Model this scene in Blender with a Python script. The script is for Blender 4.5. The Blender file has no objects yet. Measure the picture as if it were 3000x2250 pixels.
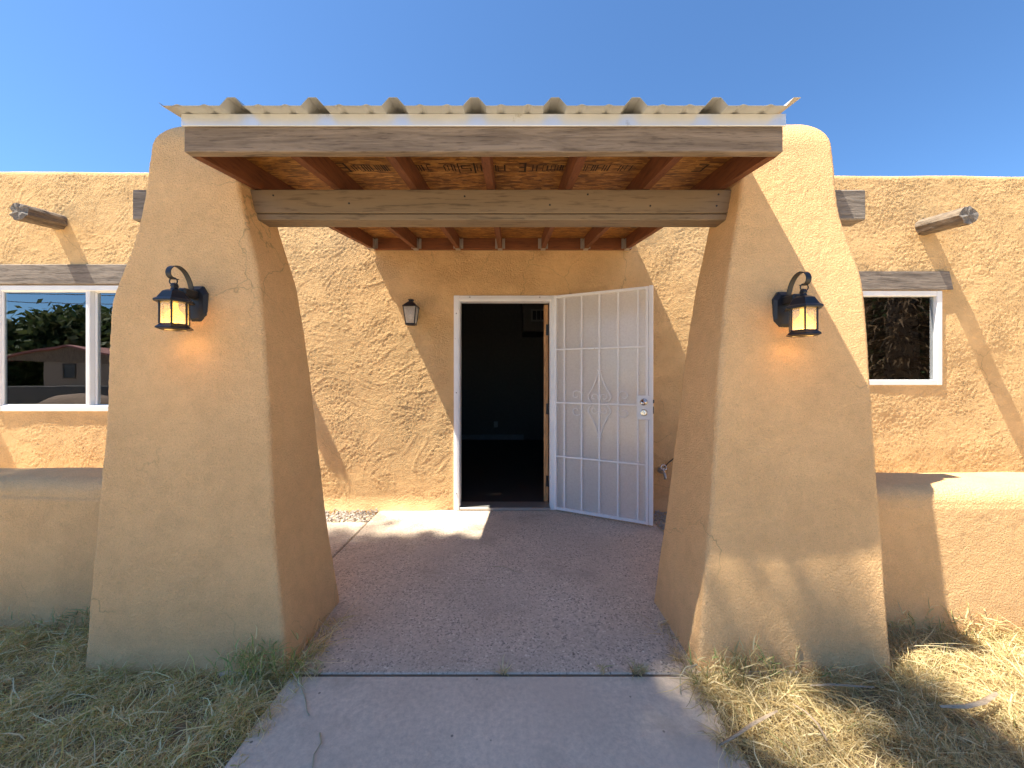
import bpy, math, random
import numpy as np
from mathutils import Vector, Matrix

random.seed(7)
rng = np.random.default_rng(7)
scene = bpy.context.scene
R = math.radians
CZ = 1.30                      # camera height above the porch slab

# ------------------------------------------------------------------ camera
cam_d = bpy.data.cameras.new('camera')
cam = bpy.data.objects.new('camera', cam_d)
scene.collection.objects.link(cam)
cam.location = (0, 0, CZ)
cam.rotation_euler = (R(90), 0, 0)
cam_d.sensor_width = 36.0
cam_d.lens = 13.52
cam_d.shift_y = -0.00656
cam_d.clip_start = 0.02
cam_d.clip_end = 2000
scene.camera = cam

# ------------------------------------------------------------------ sky, sun, exposure
SUN = Vector((0.46, 0.115, -1.0)).normalized()      # the way the sunlight travels
elev = math.asin(-SUN.z)
world = bpy.data.worlds.new('World')
scene.world = world
world.use_nodes = True
wn = world.node_tree.nodes
wl = world.node_tree.links
sky = wn.new('ShaderNodeTexSky')
sky.sky_type = 'NISHITA'
sky.sun_disc = False
sky.sun_elevation = elev
sky.sun_rotation = math.atan2(-SUN.x, -SUN.y)
sky.altitude = 1200
sky.air_density = 1.0
sky.dust_density = 0.7
sky.ozone_density = 5.5
bg = wn['Background']
bg.inputs['Strength'].default_value = 0.06
tint = wn.new('ShaderNodeMix'); tint.data_type = 'RGBA'; tint.blend_type = 'MULTIPLY'
tint.inputs[0].default_value = 1.0
tint.inputs[7].default_value = (0.74, 0.95, 1.06, 1)
wl.new(sky.outputs[0], tint.inputs[6])
wl.new(tint.outputs[2], bg.inputs['Color'])

sun_d = bpy.data.lights.new('sun', 'SUN')
sun_d.energy = 3.7
sun_d.angle = R(0.53)
sun_d.color = (1.0, 0.93, 0.80)
sun = bpy.data.objects.new('sun', sun_d)
sun.rotation_euler = SUN.to_track_quat('-Z', 'Y').to_euler()
sun.location = (-6, -3, 12)
scene.collection.objects.link(sun)

scene.render.engine = 'CYCLES'
scene.cycles.use_denoising = True
scene.cycles.max_bounces = 8
scene.cycles.diffuse_bounces = 5
scene.cycles.transparent_max_bounces = 12
scene.cycles.sample_clamp_indirect = 6.0
scene.view_settings.view_transform = 'Standard'
scene.view_settings.look = 'None'
scene.view_settings.gamma = 1.0
scene.view_settings.use_curve_mapping = False
scene.view_settings.exposure = 1.97

# ------------------------------------------------------------------ helpers
class MB:
    """collects vertices and faces; build() links them as one mesh object"""
    def __init__(s):
        s.v = []; s.f = []
    def add(s, vs, fs):
        o = len(s.v)
        s.v += [tuple(p) for p in vs]
        s.f += [tuple(i + o for i in f) for f in fs]
        return s
    def box(s, x0, x1, y0, y1, z0, z1, c=0.0, M=None):
        """box with its twelve edges chamfered by c"""
        if c <= 0:
            vs = [Vector((x, y, z)) for x in (x0, x1) for y in (y0, y1) for z in (z0, z1)]
            fs = [(0,1,3,2),(4,6,7,5),(0,4,5,1),(2,3,7,6),(0,2,6,4),(1,5,7,3)]
        else:
            vs = []; idx = {}
            for i, x in enumerate((x0, x1)):
                for j, y in enumerate((y0, y1)):
                    for k, z in enumerate((z0, z1)):
                        sx, sy, sz = (c if i == 0 else -c), (c if j == 0 else -c), (c if k == 0 else -c)
                        for a, p in enumerate(((x, y+sy, z+sz), (x+sx, y, z+sz), (x+sx, y+sy, z))):
                            idx[i, j, k, a] = len(vs); vs.append(Vector(p))
            fs = []
            I = lambda i, j, k, a: idx[i, j, k, a]
            for i in (0, 1):
                fs.append([I(i,0,0,0), I(i,0,1,0), I(i,1,1,0), I(i,1,0,0)])
                fs.append([I(0,i,0,1), I(0,i,1,1), I(1,i,1,1), I(1,i,0,1)])
                fs.append([I(0,0,i,2), I(0,1,i,2), I(1,1,i,2), I(1,0,i,2)])
            for i in (0, 1):
                for j in (0, 1):
                    fs.append([I(i,j,0,0), I(i,j,1,0), I(i,j,1,1), I(i,j,0,1)])
                    fs.append([I(i,0,j,0), I(i,1,j,0), I(i,1,j,2), I(i,0,j,2)])
                    fs.append([I(0,i,j,1), I(1,i,j,1), I(1,i,j,2), I(0,i,j,2)])
                    for k in (0, 1):
                        fs.append([I(i,j,k,0), I(i,j,k,1), I(i,j,k,2)])
            ctr = Vector(((x0+x1)/2, (y0+y1)/2, (z0+z1)/2))
            out = []
            for f in fs:
                p = [vs[q] for q in f]
                n = (p[1]-p[0]).cross(p[2]-p[0])
                m = sum(p, Vector()) / len(p) - ctr
                out.append(tuple(f) if n.dot(m) > 0 else tuple(reversed(f)))
            fs = out
        if M is not None:
            vs = [M @ p for p in vs]
        return s.add(vs, fs)
    def tube(s, path, r, n=8, caps=True, M=None):
        path = [Vector(p) for p in path]
        rs = r if isinstance(r, (list, tuple)) else [r] * len(path)
        vs = []; fs = []
        up = None
        for i, p in enumerate(path):
            t = (path[min(i+1, len(path)-1)] - path[max(i-1, 0)]).normalized()
            if up is None:
                up = Vector((0, 0, 1)) if abs(t.z) < 0.9 else Vector((1, 0, 0))
            a = (up - t * up.dot(t)).normalized()
            up = a
            b = t.cross(a)
            for k in range(n):
                w = 2 * math.pi * k / n
                vs.append(p + (a * math.cos(w) + b * math.sin(w)) * rs[i])
        for i in range(len(path) - 1):
            for k in range(n):
                k2 = (k + 1) % n
                fs.append((i*n+k, i*n+k2, (i+1)*n+k2, (i+1)*n+k))
        if caps:
            fs.append(tuple(reversed(range(n))))
            fs.append(tuple((len(path)-1)*n + k for k in range(n)))
        if M is not None:
            vs = [M @ p for p in vs]
        return s.add(vs, fs)
    def lathe(s, prof, n=16, c=(0, 0, 0), rot=0.0, caps=True, M=None):
        """prof: (radius, z) pairs turned about the z axis"""
        vs = []; fs = []
        for r, z in prof:
            for k in range(n):
                w = 2 * math.pi * k / n + rot
                vs.append(Vector((c[0] + r*math.cos(w), c[1] + r*math.sin(w), c[2] + z)))
        for i in range(len(prof) - 1):
            for k in range(n):
                k2 = (k + 1) % n
                fs.append((i*n+k, i*n+k2, (i+1)*n+k2, (i+1)*n+k))
        if caps:
            fs.append(tuple(reversed(range(n))))
            fs.append(tuple((len(prof)-1)*n + k for k in range(n)))
        if M is not None:
            vs = [M @ p for p in vs]
        return s.add(vs, fs)
    def strap(s, path, w, t, M=None):
        """flat band in the YZ plane, w wide in x, t thick"""
        path = [Vector(p) for p in path]
        vs = []; fs = []
        for i, p in enumerate(path):
            d = (path[min(i+1, len(path)-1)] - path[max(i-1, 0)]).normalized()
            nrm = Vector((0, -d.z, d.y))
            for sx, sn in ((-1, -1), (1, -1), (1, 1), (-1, 1)):
                vs.append(p + Vector((sx*w/2, 0, 0)) + nrm * sn * t/2)
        for i in range(len(path) - 1):
            for k in range(4):
                k2 = (k + 1) % 4
                fs.append((i*4+k, i*4+k2, (i+1)*4+k2, (i+1)*4+k))
        fs.append((3, 2, 1, 0)); e = (len(path)-1)*4
        fs.append((e, e+1, e+2, e+3))
        if M is not None:
            vs = [M @ p for p in vs]
        return s.add(vs, fs)
    def mesh(s, name, smooth=False):
        me = bpy.data.meshes.new(name)
        me.from_pydata([tuple(v) for v in s.v], [], s.f)
        if smooth:
            me.polygons.foreach_set('use_smooth', [True] * len(me.polygons))
        me.update()
        return me
    def build(s, name, m, parent=None, smooth=False, loc=None):
        return link(name, s.mesh(name, smooth), m, parent, loc)

def link(name, me, m, parent=None, loc=None):
    o = bpy.data.objects.new(name, me)
    scene.collection.objects.link(o)
    if me is not None and m is not None and len(me.materials) == 0:
        me.materials.append(m)
    if parent is not None:
        o.parent = parent
    if loc is not None:
        o.location = loc
    return o

def np_mesh(name, verts, quads, m, parent=None, smooth=True, tris=None):
    """fast mesh from numpy arrays"""
    me = bpy.data.meshes.new(name)
    nq = 0 if quads is None else len(quads)
    nt = 0 if tris is None else len(tris)
    me.vertices.add(len(verts))
    me.vertices.foreach_set('co', np.asarray(verts, np.float32).ravel())
    li = []
    if nq: li.append(np.asarray(quads, np.int32).ravel())
    if nt: li.append(np.asarray(tris, np.int32).ravel())
    li = np.concatenate(li)
    me.loops.add(len(li))
    me.loops.foreach_set('vertex_index', li)
    starts = np.concatenate([np.arange(nq) * 4, nq * 4 + np.arange(nt) * 3]).astype(np.int32)
    me.polygons.add(nq + nt)
    me.polygons.foreach_set('loop_start', starts)
    me.update(calc_edges=True)
    me.validate()
    if smooth:
        me.polygons.foreach_set('use_smooth', np.ones(len(me.polygons), bool))
    return link(name, me, m, parent)

def tag(o, label=None, cat=None, group=None, kind=None):
    if label: o['label'] = label
    if cat: o['category'] = cat
    if group: o['group'] = group
    if kind: o['kind'] = kind
    return o

def empty(name, loc=(0, 0, 0), rz=0.0, parent=None):
    o = bpy.data.objects.new(name, None)
    o.empty_display_size = 0.1
    scene.collection.objects.link(o)
    o.location = loc
    o.rotation_euler = (0, 0, rz)
    if parent is not None:
        o.parent = parent
    return o

# ---- numpy gradient noise
_perm = np.random.default_rng(3).permutation(256).astype(np.int64)
_perm = np.concatenate([_perm, _perm])
_ga = np.random.default_rng(4).uniform(0, 2*np.pi, 256)
_gx, _gy = np.cos(_ga), np.sin(_ga)
def pnoise(x, y):
    xi = np.floor(x).astype(np.int64); yi = np.floor(y).astype(np.int64)
    xf = x - xi; yf = y - yi
    u = xf*xf*xf*(xf*(xf*6-15)+10); v = yf*yf*yf*(yf*(yf*6-15)+10)
    def g(ix, iy, dx, dy):
        h = _perm[(_perm[ix & 255] + iy) & 255]
        return _gx[h]*dx + _gy[h]*dy
    a = g(xi, yi, xf, yf); b = g(xi+1, yi, xf-1, yf)
    c = g(xi, yi+1, xf, yf-1); d = g(xi+1, yi+1, xf-1, yf-1)
    return (a + u*(b-a) + v*((c + u*(d-c)) - (a + u*(b-a)))) * 1.5
def fbm(x, y, o=4, lac=2.03, gain=0.5):
    s = 0; a = 1.0
    for i in range(o):
        s = s + a * pnoise(x + 17.3*i, y - 9.1*i)
        x = x * lac; y = y * lac; a *= gain
    return s
def sstep(a, b, x):
    t = np.clip((x-a)/(b-a), 0, 1)
    return t*t*(3-2*t)
def stucco_height(u, v, rough=1.0):
    """hand-trowelled stucco: smooth trowelled plates broken by crumbly, scraped patches"""
    wx = u + 0.012*fbm(u*14, v*14+3, 2); wy = v + 0.012*fbm(u*14+8, v*14, 2)
    big = 0.006 * fbm(u*1.3, v*1.3, 3)
    mask = sstep(-0.35, 0.30, fbm(u*2.6+5, v*2.6, 4))
    lump = sstep(-0.1, 0.5, fbm(wx*17, wy*22, 3)) * 0.0010
    grit = sstep(-0.15, 0.40, fbm(wx*46+3, wy*52, 2, gain=0.7)) * 0.0016 * (0.12 + 0.88*mask)
    pits = -sstep(0.30, 0.55, fbm(wx*38+13, wy*42, 2)) * 0.0022 * mask
    ang = fbm(u*0.7+2, v*0.7+7, 2) * 1.3 + 0.3
    ca, sa = np.cos(ang), np.sin(ang)
    p = (u*ca + v*sa); q = (-u*sa + v*ca)
    trow = sstep(0.42, 0.60, fbm(p*3.5, q*17, 4)) * 0.0018
    return big + 0.9*rough * (lump + grit + pits + trow)

# ------------------------------------------------------------------ materials
def mat(name):
    m = bpy.data.materials.new(name)
    m.use_nodes = True
    nt = m.node_tree
    return m, nt.nodes, nt.links, nt.nodes['Principled BSDF']

def ramp(nodes, stops):
    r = nodes.new('ShaderNodeValToRGB')
    e = r.color_ramp.elements
    while len(e) < len(stops):
        e.new(0.5)
    for i, (p, c) in enumerate(stops):
        e[i].position = p
        e[i].color = (*c, 1) if len(c) == 3 else c
    return r

def coords(nodes, links, kind='Object', scale=(1, 1, 1)):
    tc = nodes.new('ShaderNodeTexCoord')
    mp = nodes.new('ShaderNodeMapping')
    mp.inputs['Scale'].default_value = scale
    links.new(tc.outputs[kind], mp.inputs['Vector'])
    return mp

def noise(nodes, links, vec, scale, detail=6, rough=0.55, dist=0.0):
    n = nodes.new('ShaderNodeTexNoise')
    n.inputs['Scale'].default_value = scale
    n.inputs['Detail'].default_value = detail
    n.inputs['Roughness'].default_value = rough
    n.inputs['Distortion'].default_value = dist
    links.new(vec.outputs[0], n.inputs['Vector'])
    return n

def mixc(nodes, links, fac, a, b, blend='MIX'):
    x = nodes.new('ShaderNodeMix')
    x.data_type = 'RGBA'
    x.blend_type = blend
    if isinstance(fac, float): x.inputs[0].default_value = fac
    else: links.new(fac, x.inputs[0])
    for val, sock in ((a, x.inputs[6]), (b, x.inputs[7])):
        if isinstance(val, tuple): sock.default_value = (*val, 1)
        else: links.new(val, sock)
    return x.outputs[2]

def bump(nodes, links, height, strength, dist, prev=None):
    b = nodes.new('ShaderNodeBump')
    b.inputs['Strength'].default_value = strength
    b.inputs['Distance'].default_value = dist
    links.new(height, b.inputs['Height'])
    if prev is not None:
        links.new(prev.outputs[0], b.inputs['Normal'])
    return b

def m_stucco(name, base, dirt=(0.42, 0.27, 0.15), bs=1.0, base_dirt=True, even=0.12, grit=88):
    m, N, L, P = mat(name)
    v = coords(N, L)
    n1 = noise(N, L, v, 1.6, 5, 0.6)
    n2 = noise(N, L, v, 14, 6, 0.65)
    n3 = noise(N, L, v, 110, 4, 0.6)
    r1 = ramp(N, [(0.3, tuple(c*0.94 for c in base)), (0.7, tuple(min(1, c*1.04) for c in base))])
    L.new(n1.outputs[0], r1.inputs[0])
    r2 = ramp(N, [(0.30, (0.93, 0.92, 0.91)), (0.6, (1.02, 1.01, 1.0))])
    L.new(n2.outputs[0], r2.inputs[0])
    col = mixc(N, L, 1.0, r1.outputs[0], r2.outputs[0], 'MULTIPLY')
    # scuffed darker grime in irregular blotches and splashed soil along the foot of the wall
    n4 = noise(N, L, v, 5.0, 8, 0.7)
    r4 = ramp(N, [(0.62, (0, 0, 0)), (0.82, (0.20, 0.20, 0.20))])
    L.new(n4.outputs[0], r4.inputs[0])
    col = mixc(N, L, r4.outputs[0], col, dirt)
    # sand grains of slightly different colour
    ng = noise(N, L, v, 260, 2, 0.6)
    rg = ramp(N, [(0.30, (0.78, 0.76, 0.74)), (0.5, (1, 1, 1)), (0.72, (1.10, 1.09, 1.08))])
    L.new(ng.outputs[0], rg.inputs[0])
    col = mixc(N, L, 0.85, col, rg.outputs[0], 'MULTIPLY')
    # hairline cracks, broken up so only some stretches show
    wv_ = noise(N, L, v, 3.0, 4, 0.6)
    cv = mixc(N, L, 0.22, v.outputs[0], wv_.outputs['Color'])
    vc = N.new('ShaderNodeTexVoronoi'); vc.feature = 'DISTANCE_TO_EDGE'; vc.inputs['Scale'].default_value = 2.1
    L.new(cv, vc.inputs['Vector'])
    rc_ = ramp(N, [(0.0, (0.7, 0.7, 0.7)), (0.0055, (0, 0, 0))])
    L.new(vc.outputs['Distance'], rc_.inputs[0])
    nk = noise(N, L, v, 1.1, 3, 0.5)
    rk_ = ramp(N, [(0.52, (0, 0, 0)), (0.60, (1, 1, 1))])
    L.new(nk.outputs[0], rk_.inputs[0])
    cf = mixc(N, L, 1.0, rc_.outputs[0], rk_.outputs[0], 'MULTIPLY')
    col = mixc(N, L, cf, col, tuple(c*0.45 for c in base))
    # small dark scuffs
    ns = noise(N, L, v, 36, 4, 0.7)
    rs_ = ramp(N, [(0.60, (0, 0, 0)), (0.70, (1, 1, 1))])
    L.new(ns.outputs[0], rs_.inputs[0])
    rsm = ramp(N, [(0.50, (0, 0, 0)), (0.66, (0.55, 0.55, 0.55))])
    L.new(n4.outputs[0], rsm.inputs[0])
    sf = mixc(N, L, 1.0, rs_.outputs[0], rsm.outputs[0], 'MULTIPLY')
    col = mixc(N, L, sf, col, tuple(c*0.5 for c in base))
    if base_dirt:
        sp = N.new('ShaderNodeSeparateXYZ'); L.new(v.outputs[0], sp.inputs[0])
        ad = N.new('ShaderNodeMath'); ad.operation = 'MULTIPLY_ADD'
        L.new(n4.outputs[0], ad.inputs[0]); ad.inputs[1].default_value = -0.5; L.new(sp.outputs[2], ad.inputs[2])
        mr = N.new('ShaderNodeMapRange')
        mr.inputs['From Min'].default_value = -0.28; mr.inputs['From Max'].default_value = 0.02
        mr.inputs['To Min'].default_value = 0.22; mr.inputs['To Max'].default_value = 0.0
        L.new(ad.outputs[0], mr.inputs[0])
        col = mixc(N, L, mr.outputs[0], col, (0.40, 0.26, 0.18))
    L.new(col, P.inputs['Base Color'])
    P.inputs['Roughness'].default_value = 0.92
    P.inputs['Specular IOR Level'].default_value = 0.15
    n5 = noise(N, L, v, grit, 4, 0.62, 0.0)
    r5 = ramp(N, [(0.40, (0, 0, 0)), (0.60, (1, 1, 1))])
    L.new(n5.outputs[0], r5.inputs[0])
    n6 = noise(N, L, v, 3.2, 5, 0.6)
    r6 = ramp(N, [(0.36, (even, even, even)), (0.58, (1, 1, 1))])
    L.new(n6.outputs[0], r6.inputs[0])
    hh = mixc(N, L, 1.0, r5.outputs[0], r6.outputs[0], 'MULTIPLY')
    b1 = bump(N, L, n3.outputs[0], 0.4*bs, 0.003)
    b3 = bump(N, L, hh, min(1.0, 0.80*bs), 0.0055, b1)
    L.new(b3.outputs[0], P.inputs['Normal'])
    return m

def m_wood(name, c_dark, c_light, axis='X', grain=1.0, rough=0.8, bstr=0.6, worn=None):
    m, N, L, P = mat(name)
    sc = {'X': (1.2, 14, 14), 'Y': (14, 1.2, 14), 'Z': (14, 14, 1.2)}[axis]
    v = coords(N, L, 'Object', sc)
    n = noise(N, L, v, 3.2*grain, 8, 0.65, 0.6)
    r = ramp(N, [(0.32, c_dark), (0.62, c_light)])
    L.new(n.outputs[0], r.inputs[0])
    col = r.outputs[0]
    n2 = noise(N, L, v, 11*grain, 4, 0.6, 0.2)
    r2 = ramp(N, [(0.33, (0.45, 0.42, 0.40)), (0.46, (1, 1, 1))])
    L.new(n2.outputs[0], r2.inputs[0])
    col = mixc(N, L, 0.8, col, r2.outputs[0], 'MULTIPLY')
    if worn:
        v2 = coords(N, L, 'Object', tuple(s*0.35 for s in sc))
        n3 = noise(N, L, v2, 4, 6, 0.6)
        r3 = ramp(N, [(0.5, (0, 0, 0)), (0.68, (0.7, 0.7, 0.7))])
        L.new(n3.outputs[0], r3.inputs[0])
        col = mixc(N, L, r3.outputs[0], col, worn)
    L.new(col, P.inputs['Base Color'])
    P.inputs['Roughness'].default_value = rough
    b = bump(N, L, n2.outputs[0], bstr, 0.004)
    b = bump(N, L, n.outputs[0], bstr*0.6, 0.006, b)
    L.new(b.outputs[0], P.inputs['Normal'])
    return m

def m_paint(name, c, rough=0.45, chip=None, amt=0.62, metal=0.0, scale=30):
    m, N, L, P = mat(name)
    v = coords(N, L)
    n = noise(N, L, v, scale, 8, 0.7)
    n2 = noise(N, L, v, 3, 4, 0.6)
    r2 = ramp(N, [(0.3, tuple(x*0.9 for x in c)), (0.7, c)])
    L.new(n2.outputs[0], r2.inputs[0])
    col = r2.outputs[0]
    if chip:
        r = ramp(N, [(amt, (0, 0, 0)), (amt+0.05, (1, 1, 1))])
        L.new(n.outputs[0], r.inputs[0])
        col = mixc(N, L, r.outputs[0], col, chip)
    L.new(col, P.inputs['Base Color'])
    P.inputs['Roughness'].default_value = rough
    P.inputs['Metallic'].default_value = metal
    b = bump(N, L, n.outputs[0], 0.10, 0.002)
    L.new(b.outputs[0], P.inputs['Normal'])
    return m

def m_concrete(name, base, speck_scale=None, specks=None, tint=None, bs=0.4):
    m, N, L, P = mat(name)
    v = coords(N, L)
    n1 = noise(N, L, v, 1.3, 6, 0.6)
    n2 = noise(N, L, v, 45, 8, 0.75)
    r1 = ramp(N, [(0.3, tuple(c*0.82 for c in base)), (0.7, tuple(c*1.12 for c in base))])
    L.new(n1.outputs[0], r1.inputs[0])
    r2 = ramp(N, [(0.3, (0.72, 0.72, 0.74)), (0.7, (1.15, 1.15, 1.15))])
    L.new(n2.outputs[0], r2.inputs[0])
    col = mixc(N, L, 1.0, r1.outputs[0], r2.outputs[0], 'MULTIPLY')
    hgt = n2.outputs[0]
    b = bump(N, L, n2.outputs[0], bs, 0.003)
    if tint:
        n5 = noise(N, L, v, 0.9, 4, 0.6)
        r5 = ramp(N, [(0.45, (0, 0, 0)), (0.65, (0.7, 0.7, 0.7))])
        L.new(n5.outputs[0], r5.inputs[0])
        col = mixc(N, L, r5.outputs[0], col, tint)
    if speck_scale:
        vn = coords(N, L)
        wob = noise(N, L, vn, 40, 3, 0.5)
        wmix = mixc(N, L, 0.02, vn.outputs[0], wob.outputs['Color'])
        vo = N.new('ShaderNodeTexVoronoi')
        vo.inputs['Scale'].default_value = speck_scale
        vo.inputs['Randomness'].default_value = 1.0
        L.new(wmix, vo.inputs['Vector'])
        ve = N.new('ShaderNodeTexVoronoi'); ve.feature = 'DISTANCE_TO_EDGE'
        ve.inputs['Scale'].default_value = speck_scale
        L.new(wmix, ve.inputs['Vector'])
        sep = N.new('ShaderNodeSeparateColor'); L.new(vo.outputs['Color'], sep.inputs[0])
        rs = ramp(N, specks); rs.color_ramp.interpolation = 'CONSTANT'
        L.new(sep.outputs[0], rs.inputs[0])
        re = ramp(N, [(0.06, (0, 0, 0)), (0.16, (1, 1, 1))])
        L.new(ve.outputs['Distance'], re.inputs[0])
        nm = noise(N, L, v, 2.5, 5, 0.7)
        rm = ramp(N, [(0.35, (0.35, 0.35, 0.35)), (0.6, (0.85, 0.85, 0.85))])
        L.new(nm.outputs[0], rm.inputs[0])
        fac = mixc(N, L, 1.0, re.outputs[0], rm.outputs[0], 'MULTIPLY')
        col = mixc(N, L, fac, col, rs.outputs[0])
        b = bump(N, L, re.outputs[0], 0.5, 0.003, b)
    vs_ = N.new('ShaderNodeTexVoronoi'); vs_.inputs['Scale'].default_value = 9.0
    L.new(v.outputs[0], vs_.inputs['Vector'])
    rsp = ramp(N, [(0.035, (0.85, 0.85, 0.85)), (0.06, (0, 0, 0))])
    L.new(vs_.outputs['Distance'], rsp.inputs[0])
    col = mixc(N, L, rsp.outputs[0], col, tuple(c*0.2 for c in base))
    nst = noise(N, L, v, 2.2, 7, 0.72)
    rst = ramp(N, [(0.53, (0, 0, 0)), (0.70, (0.62, 0.62, 0.62))])
    L.new(nst.outputs[0], rst.inputs[0])
    col = mixc(N, L, rst.outputs[0], col, tuple(c*0.55 for c in base))
    L.new(col, P.inputs['Base Color'])
    P.inputs['Roughness'].default_value = 0.88
    P.inputs['Specular IOR Level'].default_value = 0.3
    L.new(b.outputs[0], P.inputs['Normal'])
    return m

def m_plain(name, c, rough=0.7, metal=0.0, spec=0.5):
    m, N, L, P = mat(name)
    v = coords(N, L)
    n = noise(N, L, v, 20, 5, 0.6)
    r = ramp(N, [(0.3, tuple(x*0.85 for x in c)), (0.7, tuple(min(1, x*1.1) for x in c))])
    L.new(n.outputs[0], r.inputs[0])
    L.new(r.outputs[0], P.inputs['Base Color'])
    P.inputs['Roughness'].default_value = rough
    P.inputs['Metallic'].default_value = metal
    P.inputs['Specular IOR Level'].default_value = spec
    return m

def m_emit(name, c, s):
    m, N, L, P = mat(name)
    P.inputs['Base Color'].default_value = (*c, 1)
    P.inputs['Emission Color'].default_value = (*c, 1)
    P.inputs['Emission Strength'].default_value = s
    return m

def m_glass(name, refl, tint, rough=0.0):
    """window glass: a clear pane that mirrors part of what stands before it"""
    m, N, L, P = mat(name)
    N.remove(P)
    out = N['Material Output']
    tr = N.new('ShaderNodeBsdfTransparent'); tr.inputs[0].default_value = (*tint, 1)
    gl = N.new('ShaderNodeBsdfGlossy'); gl.inputs['Color'].default_value = (0.95, 0.97, 1, 1)
    gl.inputs['Roughness'].default_value = rough
    lw = N.new('ShaderNodeFresnel'); lw.inputs['IOR'].default_value = 1.5
    ad = N.new('ShaderNodeMath'); ad.operation = 'ADD'; ad.inputs[1].default_value = refl; ad.use_clamp = True
    L.new(lw.outputs[0], ad.inputs[0])
    mx = N.new('ShaderNodeMixShader')
    L.new(ad.outputs[0], mx.inputs[0]); L.new(tr.outputs[0], mx.inputs[1]); L.new(gl.outputs[0], mx.inputs[2])
    v = coords(N, L)
    n = noise(N, L, v, 1.6, 2, 0.5)
    b = bump(N, L, n.outputs[0], 0.05, 0.02)
    L.new(b.outputs[0], gl.inputs['Normal'])
    L.new(mx.outputs[0], out.inputs[0])
    return m

def m_frosted(name, c, clear):
    m, N, L, P = mat(name)
    N.remove(P)
    out = N['Material Output']
    tr = N.new('ShaderNodeBsdfTransparent')
    tl = N.new('ShaderNodeBsdfTranslucent'); tl.inputs[0].default_value = (*c, 1)
    df = N.new('ShaderNodeBsdfDiffuse'); df.inputs[0].default_value = (*c, 1)
    gl = N.new('ShaderNodeBsdfGlossy'); gl.inputs['Roughness'].default_value = 0.15
    v = coords(N, L); n = noise(N, L, v, 60, 4, 0.7)
    mr = N.new('ShaderNodeMapRange'); mr.inputs['To Min'].default_value = clear-0.15; mr.inputs['To Max'].default_value = clear+0.15
    L.new(n.outputs[0], mr.inputs[0])
    a = N.new('ShaderNodeMixShader'); a.inputs[0].default_value = 0.35
    L.new(tl.outputs[0], a.inputs[1]); L.new(df.outputs[0], a.inputs[2])
    b = N.new('ShaderNodeMixShader')
    L.new(mr.outputs[0], b.inputs[0]); L.new(a.outputs[0], b.inputs[1]); L.new(tr.outputs[0], b.inputs[2])
    d = N.new('ShaderNodeMixShader'); d.inputs[0].default_value = 0.06
    L.new(b.outputs[0], d.inputs[1]); L.new(gl.outputs[0], d.inputs[2])
    L.new(d.outputs[0], out.inputs[0])
    return m

def m_blade(name, gloss=0.25, trans=0.4):
    m, N, L, P = mat(name)
    N.remove(P)
    out = N['Material Output']
    at = N.new('ShaderNodeAttribute'); at.attribute_name = 'Col'
    df = N.new('ShaderNodeBsdfPrincipled'); df.inputs['Roughness'].default_value = 0.65
    df.inputs['Specular IOR Level'].default_value = gloss
    tl = N.new('ShaderNodeBsdfTranslucent')
    L.new(at.outputs['Color'], df.inputs['Base Color']); L.new(at.outputs['Color'], tl.inputs[0])
    mx = N.new('ShaderNodeMixShader'); mx.inputs[0].default_value = trans
    L.new(df.outputs[0], mx.inputs[1]); L.new(tl.outputs[0], mx.inputs[2])
    L.new(mx.outputs[0], out.inputs[0])
    return m

M = {}
M['wall'] = m_stucco('house_stucco', (0.78, 0.515, 0.245), bs=1.2)
M['pillar'] = m_stucco('pillar_stucco', (0.87, 0.545, 0.262), bs=0.92, even=0.5, grit=115)
M['lowwall'] = m_stucco('low_wall_stucco', (0.87, 0.545, 0.262), bs=0.95, even=0.5, grit=105)
M['fascia'] = m_wood('weathered_fascia', (0.13, 0.090, 0.058), (0.28, 0.205, 0.14), 'X', 0.8, 0.85, 0.7)
M['beam'] = m_wood('painted_beam', (0.19, 0.132, 0.078), (0.225, 0.158, 0.095), 'X', 0.5, 0.6, 0.15)
M['greywood'] = m_wood('grey_weathered_wood', (0.10, 0.08, 0.065), (0.30, 0.25, 0.20), 'X', 0.9, 0.9, 0.9)
M['viga'] = m_wood('weathered_log', (0.07, 0.05, 0.035), (0.25, 0.19, 0.13), 'Y', 1.0, 0.9, 1.0)
M['vigaend'] = m_wood('weathered_end_grain', (0.10, 0.088, 0.076), (0.26, 0.23, 0.20), 'Y', 2.5, 0.95, 1.0)
M['rafter'] = m_wood('brown_rafter', (0.12, 0.036, 0.011), (0.19, 0.060, 0.018), 'Y', 0.8, 0.7, 0.3)
M['ledger'] = m_wood('brown_ledger', (0.14, 0.043, 0.013), (0.22, 0.074, 0.022), 'X', 0.8, 0.7, 0.3)
M['white'] = m_paint('white_vinyl', (0.86, 0.86, 0.84), 0.4, scale=6)
M['whiteiron'] = m_paint('chipped_white_iron', (0.93, 0.93, 0.92), 0.4, (0.30, 0.19, 0.12), 0.655, scale=45)
M['doorwood'] = m_wood('orange_door_edge', (0.36, 0.17, 0.06), (0.60, 0.32, 0.13), 'Z', 1.0, 0.6, 0.3)
M['black'] = m_plain('black_lantern_metal', (0.014, 0.015, 0.019), 0.38, 0.0, 0.5)
M['chrome'] = m_plain('satin_steel', (0.72, 0.70, 0.66), 0.25, 1.0)
M['galv'] = m_paint('galvanised_steel', (0.52, 0.50, 0.46), 0.42, (0.30, 0.27, 0.22), 0.66, metal=0.75, scale=12)
M['drip'] = m_paint('painted_drip_edge', (0.80, 0.80, 0.78), 0.30, (0.60, 0.58, 0.53), 0.60, metal=0.55, scale=7)
M['roofmetal'] = m_paint('cream_roof_sheet', (0.50, 0.49, 0.455), 0.40, (0.24, 0.22, 0.19), 0.68, metal=0.2, scale=9)
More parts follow.
